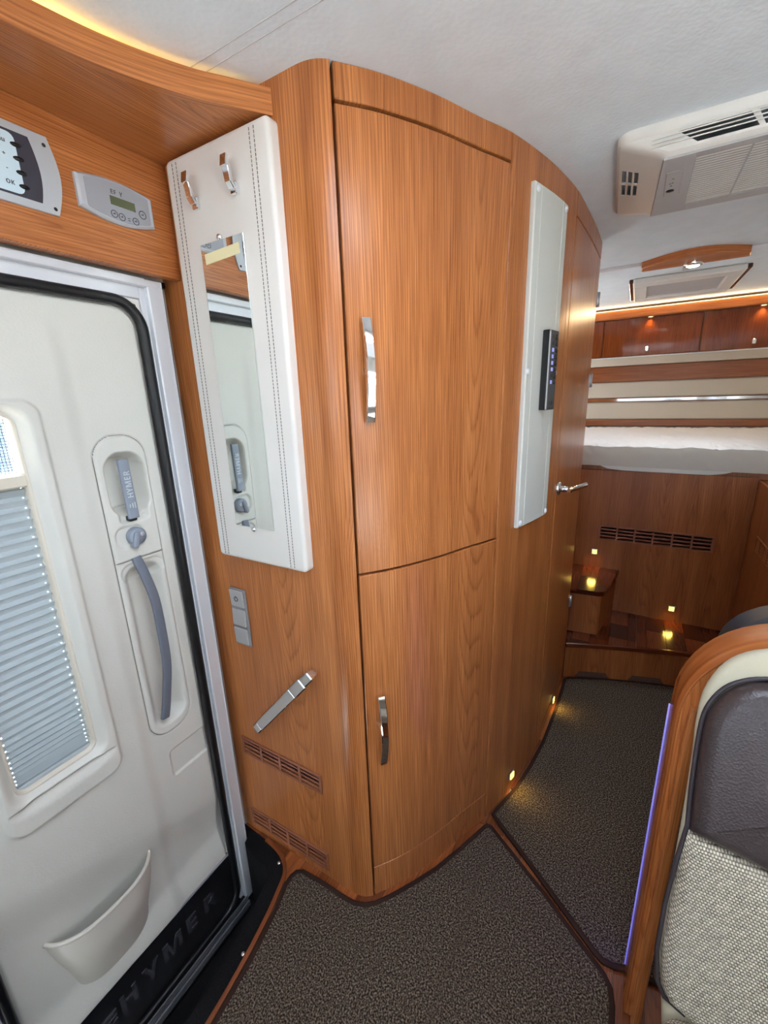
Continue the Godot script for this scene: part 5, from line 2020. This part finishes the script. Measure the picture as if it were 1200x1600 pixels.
# ---------------------------------------------------------------- things on the wardrobe side and beside the door
func build_wall_things() -> void:
	var st: SurfaceTool
	var z0 := -.7247
	# padded panel with mirror
	var zf := -.699
	var mp := thing("padded_mirror_panel", "cream leatherette panel with stitching hung on the wardrobe side", "panel", Vector3(-.78, 1.0, z0))
	var xf := Transform3D(Basis.IDENTITY, Vector3.ZERO)
	st = begin()
	var o := rrect(-.928, 1.022, -.627, 1.917, .012, 4)
	prism(st, o, xf, z0, zf - .008, 0.0, true)
	pillow(st, o, xf, zf - .008, .008, .010, 5)
	part("padding", st, M.leatherette, mp)
	st = begin()
	for x in [-.9035, -.8905, -.6745, -.6625]:
		var y := 1.030
		while y < 1.906:
			cbox(st, Vector3(x, y + .0028, zf + .0002), Vector3(.0011, .0050, .0010))
			y += .0072
	var sx := part("stitching", st, M.thread, mp, "double rows of dark stitching")
	sx.set_meta("kind", "stuff")
	var mi := thing("wall_mirror", "narrow frameless mirror screwed to the cream padded panel", "mirror", Vector3(-.78, 1.117, zf))
	st = begin()
	box(st, Vector3(-.8425, 1.117, zf + .0004), Vector3(-.7135, 1.742, zf + .0044), .0007)
	part("glass", st, M.mirror, mi)
	for y in [1.747, 1.112]:
		st = begin()
		lathe(st, PackedVector2Array([Vector2(.0065, 0), Vector2(.0065, .004), Vector2(.004, .007), Vector2(0, .0075)]), Transform3D(Basis.IDENTITY, Vector3(-.783, y, zf + .0005)), 14)
		part("clip", st, M.chrome, mi)
	st = begin()
	cbox(st, Vector3(-.779, 1.715, zf + .0048), Vector3(.104, .020, .0006), 0.0, false, Basis(Vector3.BACK, .05))
	single("mirror_label", st, M.sticker, "small plain cream label stuck across the top of the mirror", "label")
	for x in [-.838, -.722]:
		var hk := thing("coat_hook", "chrome coat hook on the cream panel, " + ("on the side of the entry door" if x < -.8 else "on the side of the rounded wardrobe corner"), "hook", Vector3(x, 1.82, zf), "coat hooks above the mirror")
		st = begin()
		var pth := PackedVector3Array([Vector3(x, 1.816, zf + .004), Vector3(x, 1.818, zf + .012), Vector3(x, 1.826, zf + .018), Vector3(x, 1.840, zf + .020), Vector3(x, 1.850, zf + .023), Vector3(x, 1.8505, zf + .027), Vector3(x, 1.867, zf + .023)])
		sweep(st, pth, rrect(-.0035, -.008, .0035, .008, .0015, 2), Vector3.RIGHT, false, false)
		part("hook", st, M.chrome, hk)
		st = begin()
		cbox(st, Vector3(x, 1.818, zf + .005), Vector3(.017, .022, .010), .002)
		part("base", st, M.chrome, hk)
	# switch bank
	var sw := thing("switch_bank", "grey vertical bank of three switches on the wardrobe side", "switch", Vector3(-.90, .74, z0))
	st = begin()
	box(st, Vector3(-.9345, .741, z0), Vector3(-.8745, .917, z0 + .008), .002)
	part("frame", st, M.grey_bezel, sw)
	for k in 3:
		st = begin()
		var y := .889 - k * .0585
		cbox(st, Vector3(-.9045, y, z0 + .0095), Vector3(.051, .050, .006), .002, false, Basis(Vector3.RIGHT, .05 if k != 1 else -.05))
		var ro := part("rocker", st, M.grey_switch, sw)
		if k == 0:
			st = begin()
			lathe(st, PackedVector2Array([Vector2(.0075, .0), Vector2(.0075, .0009), Vector2(.0055, .0009), Vector2(.0055, 0)]), Transform3D(Basis.IDENTITY, Vector3(-.9045, y, z0 + .0125)), 16)
			cbox(st, Vector3(-.9045, y + .006, z0 + .0130), Vector3(.0016, .007, .001))
			part("symbol", st, M.ink, ro)
	# folding chrome bar
	var cb := thing("chrome_bar", "slanting flat chrome folding bar on the wardrobe side below the switches", "bar", Vector3(-.75, .6, z0))
	var a := Vector3(-.872, .480, z0 + .030)
	var b := Vector3(-.640, .745, z0 + .030)
	var d := (b - a).normalized()
	var nz := Vector3.BACK
	var bs := Basis(d, nz.cross(d), nz)
	st = begin()
	cbox(st, a.lerp(b, .40), Vector3(a.distance_to(b) * .62, .030, .012), .002, false, bs)
	part("arm", st, M.chrome, cb)
	st = begin()
	cbox(st, a.lerp(b, .045), Vector3(a.distance_to(b) * .08, .028, .010), .003, false, bs)
	part("tip", st, M.chrome, cb)
	st = begin()
	cbox(st, a.lerp(b, .80), Vector3(a.distance_to(b) * .17, .032, .016), .003, false, bs)
	part("knuckle", st, M.chrome, cb)
	st = begin()
	cbox(st, a.lerp(b, .94), Vector3(a.distance_to(b) * .12, .026, .012), .003, false, bs)
	cbox(st, a.lerp(b, .93) + Vector3(0, 0, -.016), Vector3(.03, .024, .026), .003, false, bs)
	part("pivot", st, M.chrome, cb)
	# pale board with the control strip on the washroom wall
	var wb := thing("pale_wall_board", "long pale grey board with white screw caps on the curved washroom wall", "board", Vector3(-.24, 1.03, -1.3))
	st = begin()
	cstrip(st, .535, .735, 1.031, 1.907, .013, .0005, .003)
	part("board", st, M.board_pale, wb)
	for s in [.567, .700]:
		st = begin()
		cbox(st, c3(s, 1.469, .0132), Vector3(.0016, .870, .0008), 0.0, false, Basis(Vector3.UP.cross(cnorm(s)), Vector3.UP, cnorm(s)))
		part("seam", st, M.thread_pale, wb)
	for q in [[.548, 1.893], [.722, 1.893], [.545, 1.470], [.724, 1.470], [.548, 1.045], [.722, 1.045]]:
		st = begin()
		lathe(st, PackedVector2Array([Vector2(.0085, 0), Vector2(.007, .003), Vector2(.003, .0046), Vector2(0, .005)]), Transform3D(Basis(Vector3.UP.cross(cnorm(q[0])), Vector3.UP, cnorm(q[0])), c3(q[0], q[1], .013)), 14)
		part("screw_cap", st, M.white_trim, wb)
	var cs := thing("control_strip", "slim black control strip with small blue lit buttons on pale board", "control panel", c3(.65, 1.37, .013))
	var sm0 := .650
	var cx := Transform3D(Basis(Vector3.UP.cross(cnorm(sm0)), Vector3.UP, cnorm(sm0)), c3(sm0, 1.4725, .0132))
	st = begin()
	cbox(st, cx * Vector3(0, 0, .009), Vector3(.066, .213, .018), .0015, false, cx.basis)
	part("housing", st, M.black, cs)
	st = begin()
	cbox(st, cx * Vector3(-.0275, 0, .0185), Vector3(.008, .210, .002), .0006, false, cx.basis)
	part("silver_edge", st, M.silver, cs)
	st = begin()
	cbox(st, cx * Vector3(.005, 0, .0182), Vector3(.052, .209, .001), .0004, false, cx.basis)
	part("face", st, M.ink, cs)
	for k in 8:
		st = begin()
		lathe(st, PackedVector2Array([Vector2(.0075, 0), Vector2(.0068, .003), Vector2(0, .0036)]), Transform3D(cx.basis, cx * Vector3(.017, .090 - k * .0172, .0186)), 12)
		part("button", st, M.black, cs)
		st = begin()
		cbox(st, cx * Vector3(-.004, .090 - k * .0172, .0188), Vector3(.012, .010, .0016), .0005, false, cx.basis)
		part("light_tab", st, M.glow_blue if k in [2, 3, 4, 5, 7] else M.black, cs)
	st = begin()
	for x in [-.006, .014]:
		cbox(st, cx * Vector3(x, -.088, .0188), Vector3(.012, .013, .002), .001, false, cx.basis)
	part("key", st, M.black, cs)
	# display panel above the door, left of the small controller
	var ux := Transform3D(Basis(Vector3.FORWARD, Vector3.UP, Vector3.RIGHT), Vector3(-.96, 0, 0))
	var pn := thing("display_panel", "silver display panel with dark inset and four buttons above the door", "control panel", Vector3(-.96, 1.81, -.33))
	var edge := PackedVector2Array()
	for k in 11:
		var t := k / 10.0
		edge.append(Vector2(.486 + .013 * sin(PI * t) - .003 * t, lerp(1.881, 1.757, t)))
	var op := edge.duplicate()
	for k in range(10, -1, -1):
		op.append(Vector2(.66 - edge[k].x, edge[k].y))
	st = begin()
	prism(st, op, ux, 0.0, .0045, .001)
	part("plate", st, M.silver, pn)
	var dk := PackedVector2Array()
	for k in 9:
		var t := k / 8.0
		dk.append(Vector2(.4555 + .009 * sin(PI * t * .9) , lerp(1.868, 1.770, t)))
	var di := dk.duplicate()
	for k in range(8, -1, -1):
		di.append(Vector2(.66 - dk[k].x, dk[k].y))
	st = begin()
	prism(st, di, ux, .0045, .0052)
	part("inset", st, M.display_dark, pn)
	st = begin()
	prism(st, rrect(.24, 1.7735, .434, 1.864, .010, 4), ux, .0052, .0058)
	part("display", st, M.display_light, pn, "pale blue printed field")
	for k in 4:
		var y := 1.848 - k * .0205
		st = begin()
		lathe(st, PackedVector2Array([Vector2(.008, 0), Vector2(.007, .002), Vector2(0, .0026)]), Transform3D(ux.basis * Basis.from_scale(Vector3(1.0, .45, 1.0)), ux * Vector3(.4345, y, .0058)), 14)
		part("button", st, M.black, pn)
		var txt: String = ["menu", "+", "-", "OK"][k]
		lettering(txt, .0065, .0003, Transform3D(ux.basis, ux * Vector3(.4145 if k else .408, y + .0015, .0060)), M.ink, pn)
	for q in [[.4795, 1.866], [.478, 1.767], [.1805, 1.866], [.182, 1.767]]:
		st = begin()
		lathe(st, PackedVector2Array([Vector2(.0032, 0), Vector2(.0026, .0008), Vector2(0, .0010)]), Transform3D(ux.basis, ux * Vector3(q[0], q[1], .0045)), 10)
		part("screw", st, M.black, pn)
	# small controller
	var ct := thing("heating_controller", "small silver controller with a green display and round keys above the door", "control panel", Vector3(-.96, 1.81, -.595))
	var co := PackedVector2Array()
	for k in 11:
		var t := k / 10.0
		co.append(Vector2(lerp(.521, .671, t), 1.842 + .010 * sin(PI * t) + .001 * t))
	for k in 11:
		var t := k / 10.0
		co.append(Vector2(lerp(.671, .521, t), 1.787 - .013 * sin(PI * t)))
	st = begin()
	prism(st, co, ux, 0.0, .011, .004)
	part("housing", st, M.silver, ct)
	st = begin()
	var ci := PackedVector2Array()
	for p in inset(co, .0055):
		ci.append(Vector2(clampf(p.x, .5345, .6605), p.y))
	prism(st, ci, ux, .0108, .0118, .0004)
	part("face", st, M.silver_dark, ct)
	st = begin()
	cbox(st, ux * Vector3(.604, 1.8135, .0119), Vector3(.050, .0155, .0008), 0.0, false, ux.basis)
	part("display", st, M.lcd, ct, "dull green display")
	lettering("EF  Y", .0080, .0003, Transform3D(ux.basis, ux * Vector3(.5935, 1.8290, .0120)), M.ink, ct)
	for q in [[.5825, 1.7895, .0068], [.5975, 1.788, .0068], [.626, 1.788, .0068], [.6435, 1.805, .0078]]:
		st = begin()
		lathe(st, PackedVector2Array([Vector2(q[2], 0), Vector2(q[2], .0008), Vector2(q[2] - .0012, .0008), Vector2(q[2] - .0012, 0)]), Transform3D(ux.basis, ux * Vector3(q[0], q[1], .0117)), 18)
		cbox(st, ux * Vector3(q[0], q[1], .0119), Vector3(.005, .0016, .0005), 0.0, false, ux.basis)
		cbox(st, ux * Vector3(q[0] + .001, q[1] + .0012, .0119), Vector3(.0012, .0035, .0005), 0.0, false, ux.basis)
		part("key", st, M.ink, ct)
	st = begin()
	for k in 2:
		cbox(st, ux * Vector3(.612, 1.7895 - k * .004, .0119), Vector3(.005, .0012, .0005), 0.0, false, ux.basis)
	part("mark", st, M.ink, ct)

# ---------------------------------------------------------------- what the door window looks out on
func build_outside() -> void:
	var st := begin()
	box(st, Vector3(-30, -.9, -30), Vector3(30, -.8, 30))
	var gnd := struct_mesh("ground", st, M.asphalt)
	var hs := thing("facade", "pale blue building with teal panels seen through the door window", "building", Vector3(-7.0, -.8, -2.8))
	st = begin()
	box(st, Vector3(-7.6, -.8, -9.0), Vector3(-7.0, 1.75, 3.0))
	part("wall", st, M.out_pale, hs)
	for k in 8:
		st = begin()
		box(st, Vector3(-7.0, -.3, -8.6 + k * 1.4), Vector3(-6.96, .75, -7.5 + k * 1.4), .01)
		part("panel", st, M.out_teal, hs)
		st = begin()
		box(st, Vector3(-7.0, .95, -8.6 + k * 1.4), Vector3(-6.96, 1.45, -7.5 + k * 1.4), .01)
		part("sign_panel", st, M.out_yellow if k % 2 else M.out_teal, hs)
